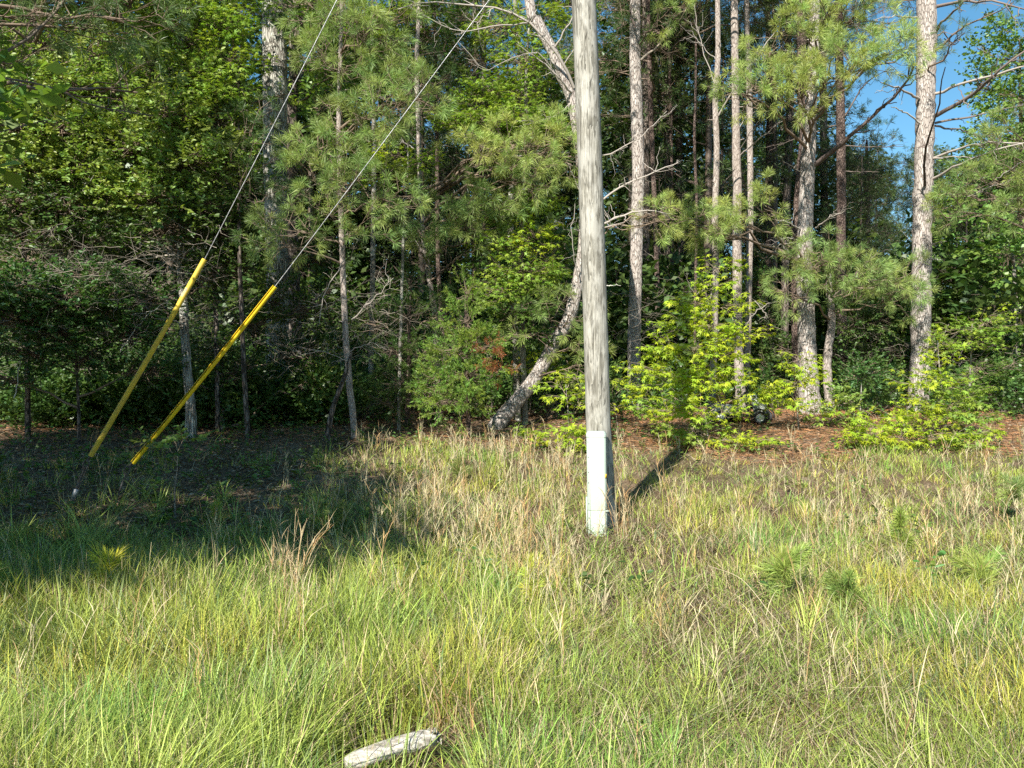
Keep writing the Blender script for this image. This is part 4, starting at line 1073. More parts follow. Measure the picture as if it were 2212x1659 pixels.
sap('small leaf spray peeking out right of the utility pole', [(1335, 930), (1330, 890), (1322, 850)], 14.0,
    [(1325, 822, 16, 10, 13.8, 4, B_), (1330, 882, 16, 8, 13.6, 4, B_), (1345, 840, 20, 10, 14, 4, 'gum')], r=.008)
sap('young sweetgum at the top of the leaning trunk root', [(1100, 905), (1110, 850), (1120, 800)], 15.4,
    [(1125, 800, 30, 12, 15.2, 8, B_), (1150, 790, 26, 10, 15.2, 6, B_), (1190, 795, 30, 14, 15.2, 7, B_), (1165, 765, 24, 10, 15.2, 5, B_)], r=.014)
sap('leafy oak seedling with crooked white stem between the guy anchors and the grass', [(378, 1112), (377, 1060), (382, 1020), (384, 975)], 8.0,
    [(372, 980, 18, 8, 8.0, 1, 'holly'), (355, 960, 14, 8, 8.0, 1, 'oak'), (395, 950, 14, 8, 8.0, 1, 'oak'), (375, 935, 12, 8, 8.0, 1, 'oak')], r=.010, name='oak_seedling')
# darker right hand hardwoods
tree('hardwood_tree', 'tall sunlit hardwood against the blue sky at the right edge', 'tree', HG, [(2215, 860), (2215, 500), (2205, 250)], 27, [.12, .1, .06], 'dark_bark', H=13.6,
     blobs=[(2180, 130, 50, 50, 27, 60, 'far_leaf'), (2130, 190, 40, 50, 27, 50, 'far_leaf'), (2200, 220, 60, 50, 26.5, 70, 'far_leaf'), (2140, 290, 50, 50, 26.5, 60, 'far_leaf'), (2220, 320, 60, 50, 26, 60, 'far_leaf'), (2160, 380, 60, 50, 26, 60, 'far_leaf'), (2100, 360, 50, 40, 26.5, 50, 'far_leaf'), (2160, 60, 26, 26, 27, 24, 'far_leaf'), (2230, 70, 40, 40, 27, 40, 'far_leaf'), (2260, 180, 50, 60, 27, 50, 'far_leaf'), (2120, 110, 24, 30, 27, 20, 'far_leaf')])
for i, (lb, px, Y, r, bl) in enumerate([
    ('leafy understorey tree in shade just right of the furthest right big pine', 2070, 20.5, .05, [(2060, 470, 50, 50), (2110, 520, 60, 50), (2060, 580, 50, 50), (2130, 620, 60, 50), (2070, 660, 50, 40), (2170, 560, 50, 60)]),
    ('dense understorey tree cut by the right picture edge', 2190, 19, .06, [(2200, 450, 50, 60), (2180, 560, 60, 60), (2210, 680, 60, 60), (2160, 750, 50, 50), (2230, 560, 60, 60), (2200, 840, 50, 50), (2130, 850, 40, 40), (2250, 780, 60, 60)]),
    ('leafy bush in the dark between the two big pines', 1880, 20, .035, [(1850, 700, 40, 40), (1900, 690, 40, 40), (1930, 760, 40, 40), (1870, 760, 46, 40), (1900, 820, 50, 30), (1840, 830, 40, 30), (1950, 830, 30, 30)]),
    ('green bush behind the slim reddish pine and left of the stout one', 1680, 20, .035, [(1660, 700, 36, 36), (1695, 760, 36, 36), (1660, 800, 40, 36), (1690, 830, 40, 30), (1640, 620, 24, 30)])]):
    tree('understorey_tree', lb, 'tree', HG, [(px, 870), (px + 6, 700), (px - 4, 520)] if i < 2 else [(px, 880), (px + 4, 780), (px - 3, 700)], Y, [r, r * .8, r * .5], 'pale_bark',
         blobs=[(a, b, c, d, Y + U(-.8, .5), 26, 'far_leaf' if i < 2 else 'oak_dark') for a, b, c, d in bl], twigs=[(px, 720, 60, 80, Y - .5, 24, .9)])
tree('young_pine_tree', 'young pine with hazy drooping boughs in from the right edge', 'pine tree', PG, [(2235, 880), (2240, 500), (2240, 250)], 16.0, [.07, .06, .04], 'pine_bark_thin', H=8.5,
     blobs=[(2180, 330, 40, 26, 15, 7, 'pine'), (2080, 420, 40, 30, 15.5, 8, 'pine'), (2120, 410, 40, 30, 15.4, 7, 'pine'), (2170, 400, 44, 30, 15.2, 9, 'pine'), (2210, 370, 40, 30, 15, 8, 'pine'), (2070, 460, 36, 26, 15.6, 6, 'pine'), (2205, 480, 36, 40, 15.2, 7, 'pine'), (2190, 290, 36, 20, 15, 5, 'pine')],
     dead=[([(2235, 380), (2150, 400), (2090, 425)], [15.8, 15.4, 15.2], .016, 4, TC), ([(2235, 330), (2190, 360), (2150, 385)], [15.8, 15.3, 15], .012, 2, TC)])
tree('pine_tree', 'sparse pine whose boughs show dark against the sky left of the right edge', 'pine tree', PG, [(1868, 850), (1870, 600), (1872, 400)], 26, [.13, .12, .1], 'red_bark', H=9.8, auto=(3.5, 9.8, 28, 2.0, 'pine_far', 13), stubs=4)


# ------------------------------------------------------------------ woods behind
def template(kind, H, z0, rmax, nb, nsp, trunk_r):
    S = Soup()
    line = smoothline([[0, 0, -.3], [.1, .05, H * .5], [0, 0, H]], 14)
    tubes(S, line, np.linspace(trunk_r, .03, 14), 7, (.17, .13, .10))
    bl = []
    for q in range(nb):
        u = (q + U(0, 1)) / nb; z = z0 + (H - z0) * u; az = U(0, 6.28)
        r_ = rmax * (1 - .6 * u) * U(.3, 1)
        bl.append(((r_ * math.cos(az), r_ * math.sin(az), z), (.8, .8, .5), nsp, kind))
    grow(S, S, line, bl, (.14, .11, .085), .02)
    return S.merged()


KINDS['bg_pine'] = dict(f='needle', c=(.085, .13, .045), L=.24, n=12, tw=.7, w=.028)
KINDS['bg_leaf'] = dict(f='far', c=(.075, .125, .032), L=(.18, .28), n=8, tw=.8)  # leaf colour darkened to stand for shade inside the wood
def background():
    Tp = [template('bg_pine', 17, 4.0, 2.8, 34, 12, .16) for _ in range(3)]
    Tl = [template('bg_leaf', 13, 1.5, 3.2, 34, 22, .14) for _ in range(2)]
    Tb = [template('bg_leaf', 3.6, .3, 1.8, 12, 20, .04) for _ in range(2)]
    S = Soup()
    n = 0
    for row, (Y0, Y1, cnt) in enumerate(((23, 28, 20), (28, 36, 26), (36, 48, 30), (48, 60, 30))):
        for i in range(cnt):
            Y = U(Y0, Y1)
            x = (-1 + 2 * (i + U(0, 1)) / cnt) * (.8 * Y + 2)
            px = 1106 + x / Y * F
            s = U(.85, 1.2)
            if px > 1850:
                s *= .8
            tp = Tp[i % 3] if (U(0, 1) < .62 or 1850 < px < 2050) and px > 800 else Tl[i % 2]
            if px < 800 and U(0, 1) < .3: tp = Tp[i % 3]
            if 1745 < px < 2230:
                allow = 1.6 + (829 - U(275, 340)) / F * Y - 1.6
                s = allow / (17.5 if any(tp is q_ for q_ in Tp) else 14)
            S.place(tp, (x, Y, float(gz(x, Y))), U(0, 6.28), s, U(.85, 1.15)); n += 1
    for i in range(130):
        Y = U(20.5, 46); x = U(-1, 1) * (.8 * Y)
        S.place(Tb[i % 2], (x, Y, float(gz(x, Y))), U(0, 6.28), U(.6, 1.25), U(.75, 1.1))
    o = S.build('background_woods', M['leaf']); tag(o, 'deep mixed woods closing the view behind the named trees', 'woods', kind='stuff')
    print('background verts', S.n)


background()


def undergrowth():
    S = Soup()
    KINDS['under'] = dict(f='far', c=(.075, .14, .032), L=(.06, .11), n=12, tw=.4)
    n = 0
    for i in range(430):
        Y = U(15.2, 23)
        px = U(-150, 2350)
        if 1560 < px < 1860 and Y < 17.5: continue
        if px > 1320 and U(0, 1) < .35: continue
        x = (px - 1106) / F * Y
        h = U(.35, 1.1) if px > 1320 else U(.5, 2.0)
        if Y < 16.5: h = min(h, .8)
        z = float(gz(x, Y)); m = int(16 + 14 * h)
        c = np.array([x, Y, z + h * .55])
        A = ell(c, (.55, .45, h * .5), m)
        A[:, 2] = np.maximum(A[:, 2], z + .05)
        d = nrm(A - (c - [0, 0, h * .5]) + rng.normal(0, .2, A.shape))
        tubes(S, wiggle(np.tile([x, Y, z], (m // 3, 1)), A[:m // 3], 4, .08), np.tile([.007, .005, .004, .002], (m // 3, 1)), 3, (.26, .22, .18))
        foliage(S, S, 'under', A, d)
    for i in range(150):
        Y = U(14.0, 16.8); px = U(-150, 760)
        x = (px - 1106) / F * Y; h = U(.5, 1.3); z = float(gz(x, Y)); m = int(18 + 14 * h)
        c = np.array([x, Y, z + h * .5]); A = ell(c, (.5, .4, h * .5), m); A[:, 2] = np.maximum(A[:, 2], z + .05)
        foliage(S, S, 'under', A, nrm(A - (c - [0, 0, h * .5]) + rng.normal(0, .2, A.shape)))
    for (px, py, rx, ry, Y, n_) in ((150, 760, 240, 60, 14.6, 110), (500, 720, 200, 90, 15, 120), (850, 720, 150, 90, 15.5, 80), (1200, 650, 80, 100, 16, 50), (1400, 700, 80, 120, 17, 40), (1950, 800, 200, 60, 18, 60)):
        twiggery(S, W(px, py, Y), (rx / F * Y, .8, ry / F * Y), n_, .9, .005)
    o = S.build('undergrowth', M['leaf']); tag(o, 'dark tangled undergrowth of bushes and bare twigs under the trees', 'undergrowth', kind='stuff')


undergrowth()


# ------------------------------------------------------------------ utility pole
def lathe_pole():
    base = np.array([W(1300, 1135, 8.45)[0], 8.45, float(gz(.98, 8.45))])
    root = empty('utility_pole', base, 'weathered grey wooden utility pole standing in the grass', 'utility pole')
    pts = [(1304, 1150), (1301, 1100), (1297.5, 1000), (1293, 926), (1286.5, 700), (1281.5, 553), (1272, 280), (1261, 0), (1240, -500), (1222, -1000)]
    r = [.150, .146, .138, .134, .132, .1325, .1325, .1325, .125, .115]
    P = np.array([W(a, b, 8.45) for a, b in pts]); P[0, 2] = base[2] - .1
    dd = np.concatenate([[0], np.cumsum(np.linalg.norm(np.diff(P, axis=0), axis=1))])
    k = 120
    line = smoothline(P, k); rr = np.interp(np.linspace(0, dd[-1], k), dd, r)
    S = Soup()
    ns = 40
    T = nrm(np.gradient(line, axis=0)); A = nrm(np.cross(T, [0, 1., 0])); B = np.cross(T, A)
    th = np.arange(ns) * 2 * np.pi / ns
    z = np.linspace(0, dd[-1], k)
    prof = 1 + .012 * (noise(np.tile(th * 4, (k, 1)), np.tile(z[:, None] * .25, (1, ns)), 1, 31) - .5) * 2 + .01 * np.sin(th * 2 + .5)[None]
    # a long drying check facing right of the camera
    ck = np.exp(-((th - 4.9) / .05) ** 2)[None] * sstep(.3, .6, noise(np.zeros(k), z, 2.5, 33))[:, None]
    prof = prof - .05 * ck
    V = line[:, None] + (rr[:, None] * prof)[..., None] * (np.cos(th)[None, :, None] * A[:, None] + np.sin(th)[None, :, None] * B[:, None])
    i = np.arange(k - 1)[:, None] * ns; l = np.arange(ns)[None]
    q = np.stack([i + l, i + (l + 1) % ns, i + ns + (l + 1) % ns, i + ns + l], -1).reshape(-1, 4)
    V = V.reshape(-1, 3)
    top = len(V)
    V = np.concatenate([V, line[-1:] + [[0, 0, .03]]])
    tr = np.stack([np.full(ns, top), (k - 1) * ns + np.arange(ns), (k - 1) * ns + (np.arange(ns) + 1) % ns], 1)
    S.add(V, (.4, .4, .4), tr, q)
    m, n, out = newmat('weathered_pole_wood')
    L = n.links.new
    tc = n.nodes.new("ShaderNodeTexCoord")
    mp = n.nodes.new("ShaderNodeMapping"); mp.inputs['Scale'].default_value = (9, 9, .8); L(tc.outputs['Object'], mp.inputs[0])
    n1 = n.nodes.new("ShaderNodeTexNoise"); n1.inputs['Scale'].default_value = 1.4; n1.inputs['Detail'].default_value = 5; n1.inputs['Distortion'].default_value = .6; L(mp.outputs[0], n1.inputs['Vector'])
    # contour bands of the noise = cathedral grain
    mu = n.nodes.new("ShaderNodeMath"); mu.operation = 'MULTIPLY'; mu.inputs[1].default_value = 9; L(n1.outputs['Fac'], mu.inputs[0])
    fr = n.nodes.new("ShaderNodeMath"); fr.operation = 'FRACT'; L(mu.outputs[0], fr.inputs[0])
    rg = ramp(n, [(.0, (.10, .095, .08)), (.35, (.19, .18, .15)), (.8, (.285, .27, .23)), (1.0, (.37, .355, .31))]); L(fr.outputs[0], rg.inputs[0])
    mp2 = n.nodes.new("ShaderNodeMapping"); mp2.inputs['Scale'].default_value = (60, 60, 1.6); L(tc.outputs['Object'], mp2.inputs[0])
    n2 = n.nodes.new("ShaderNodeTexNoise"); n2.inputs['Scale'].default_value = 1; n2.inputs['Detail'].default_value = 4; L(mp2.outputs[0], n2.inputs['Vector'])
    r2 = ramp(n, [(.36, (.5, .48, .45)), (.5, (.95, .95, .93)), (.68, (1.3, 1.3, 1.28))]); L(n2.outputs['Fac'], r2.inputs[0])
    mx = n.nodes.new("ShaderNodeMixRGB"); mx.blend_type = 'MULTIPLY'; mx.inputs[0].default_value = .85; L(rg.outputs[0], mx.inputs[1]); L(r2.outputs[0], mx.inputs[2])
    mp3 = n.nodes.new("ShaderNodeMapping"); mp3.inputs['Scale'].default_value = (7, 7, 2.4); L(tc.outputs['Object'], mp3.inputs[0])
    n3 = n.nodes.new("ShaderNodeTexNoise"); n3.inputs['Scale'].default_value = 1.2; n3.inputs['Detail'].default_value = 7; n3.inputs['Roughness'].default_value = .65; L(mp3.outputs[0], n3.inputs['Vector'])
    r3 = ramp(n, [(.46, (0, 0, 0)), (.58, (1, 1, 1))]); L(n3.outputs['Fac'], r3.inputs[0])
    m3 = n.nodes.new("ShaderNodeMixRGB"); m3.inputs[2].default_value = (.44, .425, .375, 1)
    mf = n.nodes.new("ShaderNodeMath"); mf.operation = 'MULTIPLY'; mf.inputs[1].default_value = .6; L(r3.outputs[0], mf.inputs[0]); L(mf.outputs[0], m3.inputs[0]); L(mx.outputs[0], m3.inputs[1])
    mp4 = n.nodes.new("ShaderNodeMapping"); mp4.inputs['Scale'].default_value = (17, 17, .45); L(tc.outputs['Object'], mp4.inputs[0])
    n4 = n.nodes.new("ShaderNodeTexNoise"); n4.inputs['Scale'].default_value = 1; n4.inputs['Detail'].default_value = 3; L(mp4.outputs[0], n4.inputs['Vector'])
    r4 = ramp(n, [(.487, (1, 1, 1)), (.497, (.22, .21, .19)), (.503, (.22, .21, .19)), (.513, (1, 1, 1))]); L(n4.outputs['Fac'], r4.inputs[0])
    m4 = n.nodes.new("ShaderNodeMixRGB"); m4.blend_type = 'MULTIPLY'; m4.inputs[0].default_value = .75; L(m3.outputs[0], m4.inputs[1]); L(r4.outputs[0], m4.inputs[2])
    p = n.nodes.new("ShaderNodeBsdfPrincipled"); p.inputs['Roughness'].default_value = .85; p.inputs['Specular IOR Level'].default_value = .2
    L(m4.outputs[0], p.inputs['Base Color'])
    b = n.nodes.new("ShaderNodeBump"); b.inputs['Strength'].default_value = .45; b.inputs['Distance'].default_value = .008
    L(n2.outputs['Fac'], b.inputs['Height']); L(b.outputs[0], p.inputs['Normal'])
    L(p.outputs[0], out.inputs[0])
    S.build('shaft', m, root, base, smooth=True)
    # through bolts where the guys are fixed
    for zz in (6.87, 10.5):
        c = line[np.argmin(np.abs(line[:, 2] - zz))]
        Sb = Soup(); tubes(Sb, np.array([c + [-.19, 0, 0], c + [-.185, 0, 0], c + [.17, 0, 0], c + [.172, 0, 0]]), np.array([.001, .016, .016, .001]), 8, (.3, .3, .3)); Sb.build('guy_bolt', M['steel'], root, base)
    return line


M['steel'] = noisemat('galvanised_steel', (.22, .225, .23), (.42, .42, .42), 20, rough=.5, metallic=.7, bump=.05)
M['rust_steel'] = noisemat('dark_anchor_steel', (.06, .05, .045), (.17, .16, .15), 30, rough=.7, metallic=.5, bump=.2)
M['guard'] = noisemat('faded_yellow_plastic', (.70, .47, .02), (.82, .60, .02), 5, (1, 1, 1), rough=.5, bump=.03, lo=.3, hi=.6)
M['guard_shaded'] = noisemat('shade_toned_yellow_plastic', (.52, .38, .07), (.74, .53, .04), 7, (1, 1, 1), rough=.6, bump=.03, lo=.35, hi=.7)  # duller yellow paints in the shade lying on the left guard
pole_line = lathe_pole()


def guy(label, anchor, a_Y, gb, gt, gY0, gY1, attach_z, shaded_worn, split, fitting_px):
    """anchor, gb, gt picture points: ground anchor, guard bottom, guard top"""
    A = W(*anchor, a_Y); A[2] = float(gz(A[0], A[1])) + .0
    B = W(*gb, gY0); Tt = W(*gt, gY1)
    att = pole_line[np.argmin(np.abs(pole_line[:, 2] - attach_z))].copy(); att[0] -= .15
    root = empty('guy_wire', A, label, 'guy wire', 'guy wires holding the utility pole')
    S = Soup(); tubes(S, smoothline([B, Tt, att], 30), np.full(30, .0042), 8, (.5, .5, .5)); S.build('cable', M['steel'], root, A, smooth=True)
    d = nrm(Tt - B)
    # half-open plastic guard with a slit; left one coloured in a shade tone
    S = Soup()
    k = 40; line = B[None] + (Tt - B)[None] * np.linspace(0, 1, k)[:, None]
    line[:, 2] -= .012 * np.sin(np.linspace(0, np.pi, k))
    Ax = nrm(np.cross(d, [0, 1., 0])); Bx = np.cross(d, Ax)
    a0, a1 = (.35, 2 * np.pi - .35) if split else (.02, 2 * np.pi - .02)
    th = np.linspace(a0, a1, 22) + (1.2 if split else 2.6)
    for rad, flip in ((.027, 0), (.0245, 1)):
        V = line[:, None] + rad * (np.cos(th)[None, :, None] * Ax + np.sin(th)[None, :, None] * Bx)
        i = np.arange(k - 1)[:, None] * 22; l = np.arange(21)[None]
        q = np.stack([i + l, i + l + 1, i + 22 + l + 1, i + 22 + l], -1).reshape(-1, 4)
        S.add(V.reshape(-1, 3), (.5, .5, .5), None, q)
    S.build('guard', M['guard_shaded' if shaded_worn else 'guard'], root, A, smooth=True)
    # anchor rod with thimble eye and preformed grip
    eye = B - d * .10
    S = Soup(); rodd = nrm(A - eye)
    low = A + rodd * .25
    tubes(S, smoothline([eye + rodd * .04, low], 8), np.full(8, .0105), 8, (.2, .2, .2)); S.build('anchor_rod', M['rust_steel'], root, A, smooth=True)
    S = Soup()
    ringn = 16; ta = np.linspace(0, 2 * np.pi, ringn)
    c = eye; ux = nrm(rodd); uy = nrm(np.cross(ux, [0, 1., .2]))
    tubes(S, c + .045 * np.cos(ta)[:, None] * ux + .03 * np.sin(ta)[:, None] * uy, np.full(ringn, .009), 6, (.2, .2, .2))
    tubes(S, np.stack([c - ux * .03, B + d * .05]), np.array([.014, .011]), 8, (.2, .2, .2))
    S.build('thimble_eye', M['rust_steel'], root, A, smooth=True)
    if fitting_px:
        Fp = A + (eye - A) * .34
        S = Soup(); tubes(S, np.stack([Fp - ux * -.07, Fp - ux * -.065, Fp, Fp - ux * .065, Fp - ux * .075]), np.array([.004, .022, .026, .028, .004]), 10, (.3, .3, .3)); S.build('connector', M['steel'], root, A, smooth=True)
        S = Soup()
        for s_ in (-1, 1):
            off = np.array([.026 * s_, 0, -.005])
            tubes(S, np.stack([Fp - ux * .05 + off * .6, eye + off]), np.full(2, .0048), 6, (.2, .2, .2))
        S.build('twin_rods', M['rust_steel'], root, A)
    # grey tape patch
    S = Soup()
    if shaded_worn:
        for f in (.83,):
            c = B + (Tt - B) * f
            tubes(S, np.stack([c - d * .06, c - d * .02, c + d * .05]), np.array([.0278, .0282, .0278]), 16, (.5, .5, .5))
        S.build('worn_patch', noisemat('lichen_grey_wear', (.35, .33, .24), (.62, .55, .2), 30, rough=.9, bump=.1, lo=.4, hi=.6), root, A, smooth=True)


guy('left guy wire in a shade-toned yellow plastic guard, ending in twin dark rods', (148, 1090), 8.3, (196, 985), (442, 560), 8.35, 8.5, 10.45, True, False, True)
guy('right guy wire in a clean bright yellow plastic guard', (243, 1075), 8.3, (287, 1000), (594, 619), 8.35, 8.5, 6.95, False, True, False)

# ------------------------------------------------------------------ pedestal box on the pole
M['box'] = noisemat('pale_green_painted_steel', (.36, .43, .365), (.45, .52, .45), 5, (1, 1, .4), rough=.45, bump=.02, lo=.3, hi=.7, spec=.4)
M['box_side'] = noisemat('pale_green_painted_steel_flange', (.42, .49, .42), (.5, .57, .5), 5, (1, 1, .4), rough=.5, bump=.02)
M['yellow_tag'] = noisemat('orange_yellow_tag', (.65, .38, .03), (.75, .5, .05), 40, rough=.6, bump=0)
M['label_strip'] = noisemat('worn_label_strip', (.32, .31, .22), (.5, .5, .4), 60, (1, 1, 1), rough=.7, bump=0)
M['black'] = noisemat('dark_screw', (.03, .03, .03), (.07, .07, .07), 30, rough=.6, bump=0)


def prism(S, prof, z0, z1, cx, cy_, yaw, col=(.5, .5, .5), taper=1.0, shear=(0, 0)):
    ca, sa = math.cos(yaw), math.sin(yaw)
    n = len(prof)
    rings = []
    h = z1 - z0
    for z, s in ((z0, 1), (z1, taper)):
        sx = shear[0] * (z); sy = shear[1] * z
        rings.append([(cx + sx + (x * ca - y * sa) * s, cy_ + sy + (x * sa + y * ca) * s, z) for x, y in prof])
    V = np.array(rings).reshape(-1, 3)
    i = np.arange(n); j = (i + 1) % n
    q = np.stack([i, j, n + j, n + i], 1)
    cb, ct = V[:n].mean(0), V[n:].mean(0)
    V = np.concatenate([V, [cb], [ct]])
    t = np.concatenate([np.stack([j, i, np.full(n, 2 * n)], 1), np.stack([n + i, n + j, np.full(n, 2 * n + 1)], 1)])
    S.add(V, col, t, q)


def addbev(o, w_=.004, seg=2):
    b = o.modifiers.new('bevel', 'BEVEL'); b.width = w_; b.segments = seg; b.limit_method = 'ANGLE'; b.angle_limit = R(25)


def pedestal():
    base = np.array([(1291 - 1106) / F * 8.17, 8.17, 0.0]); base[2] = float(gz(base[0], base[1]))
    cx, cy_ = base[0], base[1]
    root = empty('pedestal_box', base, 'tall narrow pale green metal cable box fixed to the pole foot', 'utility box')
    yaw = R(-7)
    sh = (-.014, 0)
    fr = [(-.103, .12), (-.103, -.02), (-.072, -.055), (.082, -.055), (.100, -.035), (.104, .12)]
    S = Soup(); prism(S, fr, base[2] + .27, base[2] + 1.07, cx, cy_, yaw, shear=sh); o = S.build('cover', M['box'], root, base); addbev(o)
    lo = [(a * .985 + .002, b if b > 0 else b + .004) for a, b in fr]
    S = Soup(); prism(S, lo, base[2] - .05, base[2] + .267, cx, cy_, yaw, shear=sh); o = S.build('lower_cover', M['box'], root, base); addbev(o)
    cap = [(a * 1.045, b * 1.06 if b < 0 else b) for a, b in fr]
    S = Soup(); prism(S, cap, base[2] + 1.035, base[2] + 1.078, cx, cy_, yaw, shear=sh)
    prism(S, cap, base[2] + 1.0785, base[2] + 1.10, cx, cy_, yaw, shear=sh, taper=.8); o = S.build('cap', M['box'], root, base); addbev(o, .006, 3)
    S = Soup(); prism(S, [(-.118, .10), (-.118, .0), (-.105, .0), (-.105, .10)], base[2] + .02, base[2] + .40, cx, cy_, yaw, shear=sh); S.build('flange', M['box_side'], root, base)
    S = Soup(); prism(S, [(.08, -.064), (.08, -.057), (.128, -.05), (.128, -.058)], base[2] + .262, base[2] + .275, cx, cy_, yaw, shear=sh); S.build('latch_lip', M['box_side'], root, base)
    S = Soup(); prism(S, [(.086, -.0585), (.104, -.040), (.1055, -.042), (.0875, -.061)], base[2] + .615, base[2] + .655, cx, cy_, yaw, shear=sh); S.build('warning_tag', M['yellow_tag'], root, base)
    S = Soup(); prism(S, [(.1035, .03), (.1035, .07), (.106, .07), (.106, .03)], base[2] + .74, base[2] + .98, cx, cy_, yaw, shear=sh); S.build('label_strip', M['label_strip'], root, base)
    S = Soup(); prism(S, [(-.0725, -.0572), (-.0725, -.0552), (-.0700, -.0552), (-.0700, -.0572)], base[2] + .04, base[2] + 1.03, cx, cy_, yaw, shear=sh); S.build('seam', M['label_strip'], root, base)
    for zz in (.99, .83, .67, .56, .34, .19):
        S = Soup(); ca, sa = math.cos(yaw), math.sin(yaw)
        x, y = -.086, -.041
        p = np.array([cx + sh[0] * (base[2] + zz) + x * ca - y * sa, cy_ + x * sa + y * ca, base[2] + zz])
        tubes(S, np.stack([p + [.001, .003, 0], p + [-.001, -.003, 0], p + [-.0012, -.0035, 0]]), np.array([.0055, .005, .0005]), 8, (.1, .1, .1)); S.build('screw', M['black'], root, base)


pedestal()


# ------------------------------------------------------------------ discarded ride-on toy car
def toy_ride_on():
    Y = 15.2
    K_ = .58
    bx, by = (1628 - 1106) / F * Y, Y
    z = float(gz(bx, by))
    base = np.array([bx, by, z])
    root = empty('toy_car', base, 'discarded grey ride-on toy car half hidden behind the lime saplings', 'toy car')
    body = noisemat('grimy_grey_green_bodywork', (.16, .175, .15), (.36, .38, .33), 4, rough=.6, bump=.05, lo=.38, hi=.6)
    blk = noisemat('black_rubber', (.018, .018, .018), (.05, .05, .052), 12, rough=.75, bump=.1)
    wht = noisemat('white_steel_rim', (.55, .55, .52), (.75, .74, .7), 12, rough=.5, bump=.02)
    brn = noisemat('cracked_brown_vinyl', (.14, .08, .03), (.28, .16, .06), 9, rough=.6, bump=.1)
    yaw = R(28)

    def loc(pts):     # local x = forward (to the right), y = away from camera, z up
        pts = np.asarray(pts, float) * K_; ca, sa = math.cos(yaw), math.sin(yaw)
        out_ = np.empty_like(pts)
        out_[..., 1] = base[1] - pts[..., 0] * sa + pts[..., 1] * ca
        out_[..., 0] = base[0] + pts[..., 0] * ca + pts[..., 1] * sa
        out_[..., 2] = base[2] + pts[..., 2]
        return out_

    def loft(S, sections, close=True):
        V = np.array(sections, float); k, n, _ = V.shape
        V = loc(V).reshape(-1, 3)
        i = np.arange(k - 1)[:, None] * n; l = np.arange(n)[None]
        q = np.stack([i + l, i + (l + 1) % n, i + n + (l + 1) % n, i + n + l], -1).reshape(-1, 4)
        c0 = len(V); V = np.concatenate([V, [V[:n].mean(0)], [V[(k - 1) * n:k * n].mean(0)]])
        a = np.arange(n); t = np.concatenate([np.stack([(a + 1) % n, a, np.full(n, c0)], 1), np.stack([(k - 1) * n + a, (k - 1) * n + (a + 1) % n, np.full(n, c0 + 1)], 1)])
        S.add(V, (.5, .5, .5), t, q)

    # front cowl: side profile swept over the width with a crowned middle
    S = Soup(); secs = []
    for y, s in ((-.55, .86), (-.48, .96), (-.3, 1), (0, 1.02), (.3, 1), (.48, .96), (.55, .86)):
        secs.append([(.10, y, .28), (.05, y, .40 + .3 * s), (.02, y, .74 * s), (.06, y, .83 * s), (.16, y, .84 * s), (.30 * s, y, .72 * s), (.42 * s, y, .50), (.44 * s, y, .34), (.36, y, .26)])
    loft(S, secs); o = S.build('front_cowl', body, root, base, smooth=True); addbev(o, .012, 2)
    S = Soup(); loft(S, [[(-.9, y, .22), (.14, y, .22), (.14, y, .27), (-.9, y, .27)] for y in (-.5, .5)]); S.build('floor_pan', blk, root, base)
    S = Soup(); secs = []
    for y, s in ((-.52, .9), (-.42, 1), (0, 1), (.42, 1), (.52, .9)):
        secs.append([(-1.35, y, .28), (-1.40 * s, y, .55), (-1.2 * s, y, .66 * s), (-.62, y, .64 * s), (-.5, y, .5), (-.5, y, .28)])
    loft(S, secs); o = S.build('rear_body', body, root, base, smooth=True); addbev(o, .012, 2)
    S = Soup(); loft(S, [[(-1.0, y, .66), (-.55, y, .66), (-.53, y, .76), (-1.0, y, .78)] for y in (-.46, .46)]); o = S.build('seat', brn, root, base); addbev(o, .03, 3)
    S = Soup(); loft(S, [[(-1.12, y, .74), (-1.0, y, .74), (-1.06, y, 1.05), (-1.16, y, 1.05)] for y in (-.46, .46)]); o = S.build('backrest', brn, root, base); addbev(o, .03, 3)
    S = Soup(); loft(S, [[(.0, y, .66), (.06, y, .66), (.04, y, .83), (-.14, y, .80)] for y in (-.48, .48)]); o = S.build('dashboard', brn, root, base); addbev(o, .01, 2)
    for x, y, tr in ((.32, -.50, .215), (.32, .50, .215), (-1.0, -.50, .215), (-1.0, .50, .215)):
        a = np.linspace(0, 2 * np.pi, 33)[:-1]
        sec = [(.13, -.07), (.185, -.08), (.208, -.06), (.215, 0), (.208, .06), (.185, .08), (.13, .07)]
        V = np.array([[(x + r_ * math.cos(t) * (1 + .02 * (i % 2) * (r_ > .2)), y + w_, .215 + r_ * math.sin(t)) for r_, w_ in sec] for i, t in enumerate(a)])
        n = len(sec); V = loc(V).reshape(-1, 3)
        i = (np.arange(32)[:, None]) * n; i2 = ((np.arange(32) + 1) % 32)[:, None] * n; l = np.arange(n)[None]
        q = np.stack([i + l, i + (l + 1) % n, i2 + (l + 1) % n, i2 + l], -1).reshape(-1, 4)
        S = Soup(); S.add(V, (.1, .1, .1), None, q); wh = S.build('wheel', blk, root, base, smooth=True)
        S = Soup(); sg = -1 if y < 0 else 1
        V = loc(np.array([[(x + r_ * math.cos(t) * (1 - .0 * 1), y + w_ * sg, .215 + r_ * math.sin(t)) for r_, w_ in ((.132, .066), (.115, .05), (.09, .035 + .018 * (i % 8 < 4)), (.045, .06), (.03, .075), (.001, .076))] for i, t in enumerate(a)]))
        V = V.reshape(-1, 3); n = 6; i = np.arange(32)[:, None] * n; i2 = ((np.arange(32) + 1) % 32)[:, None] * n; l = np.arange(n - 1)[None]
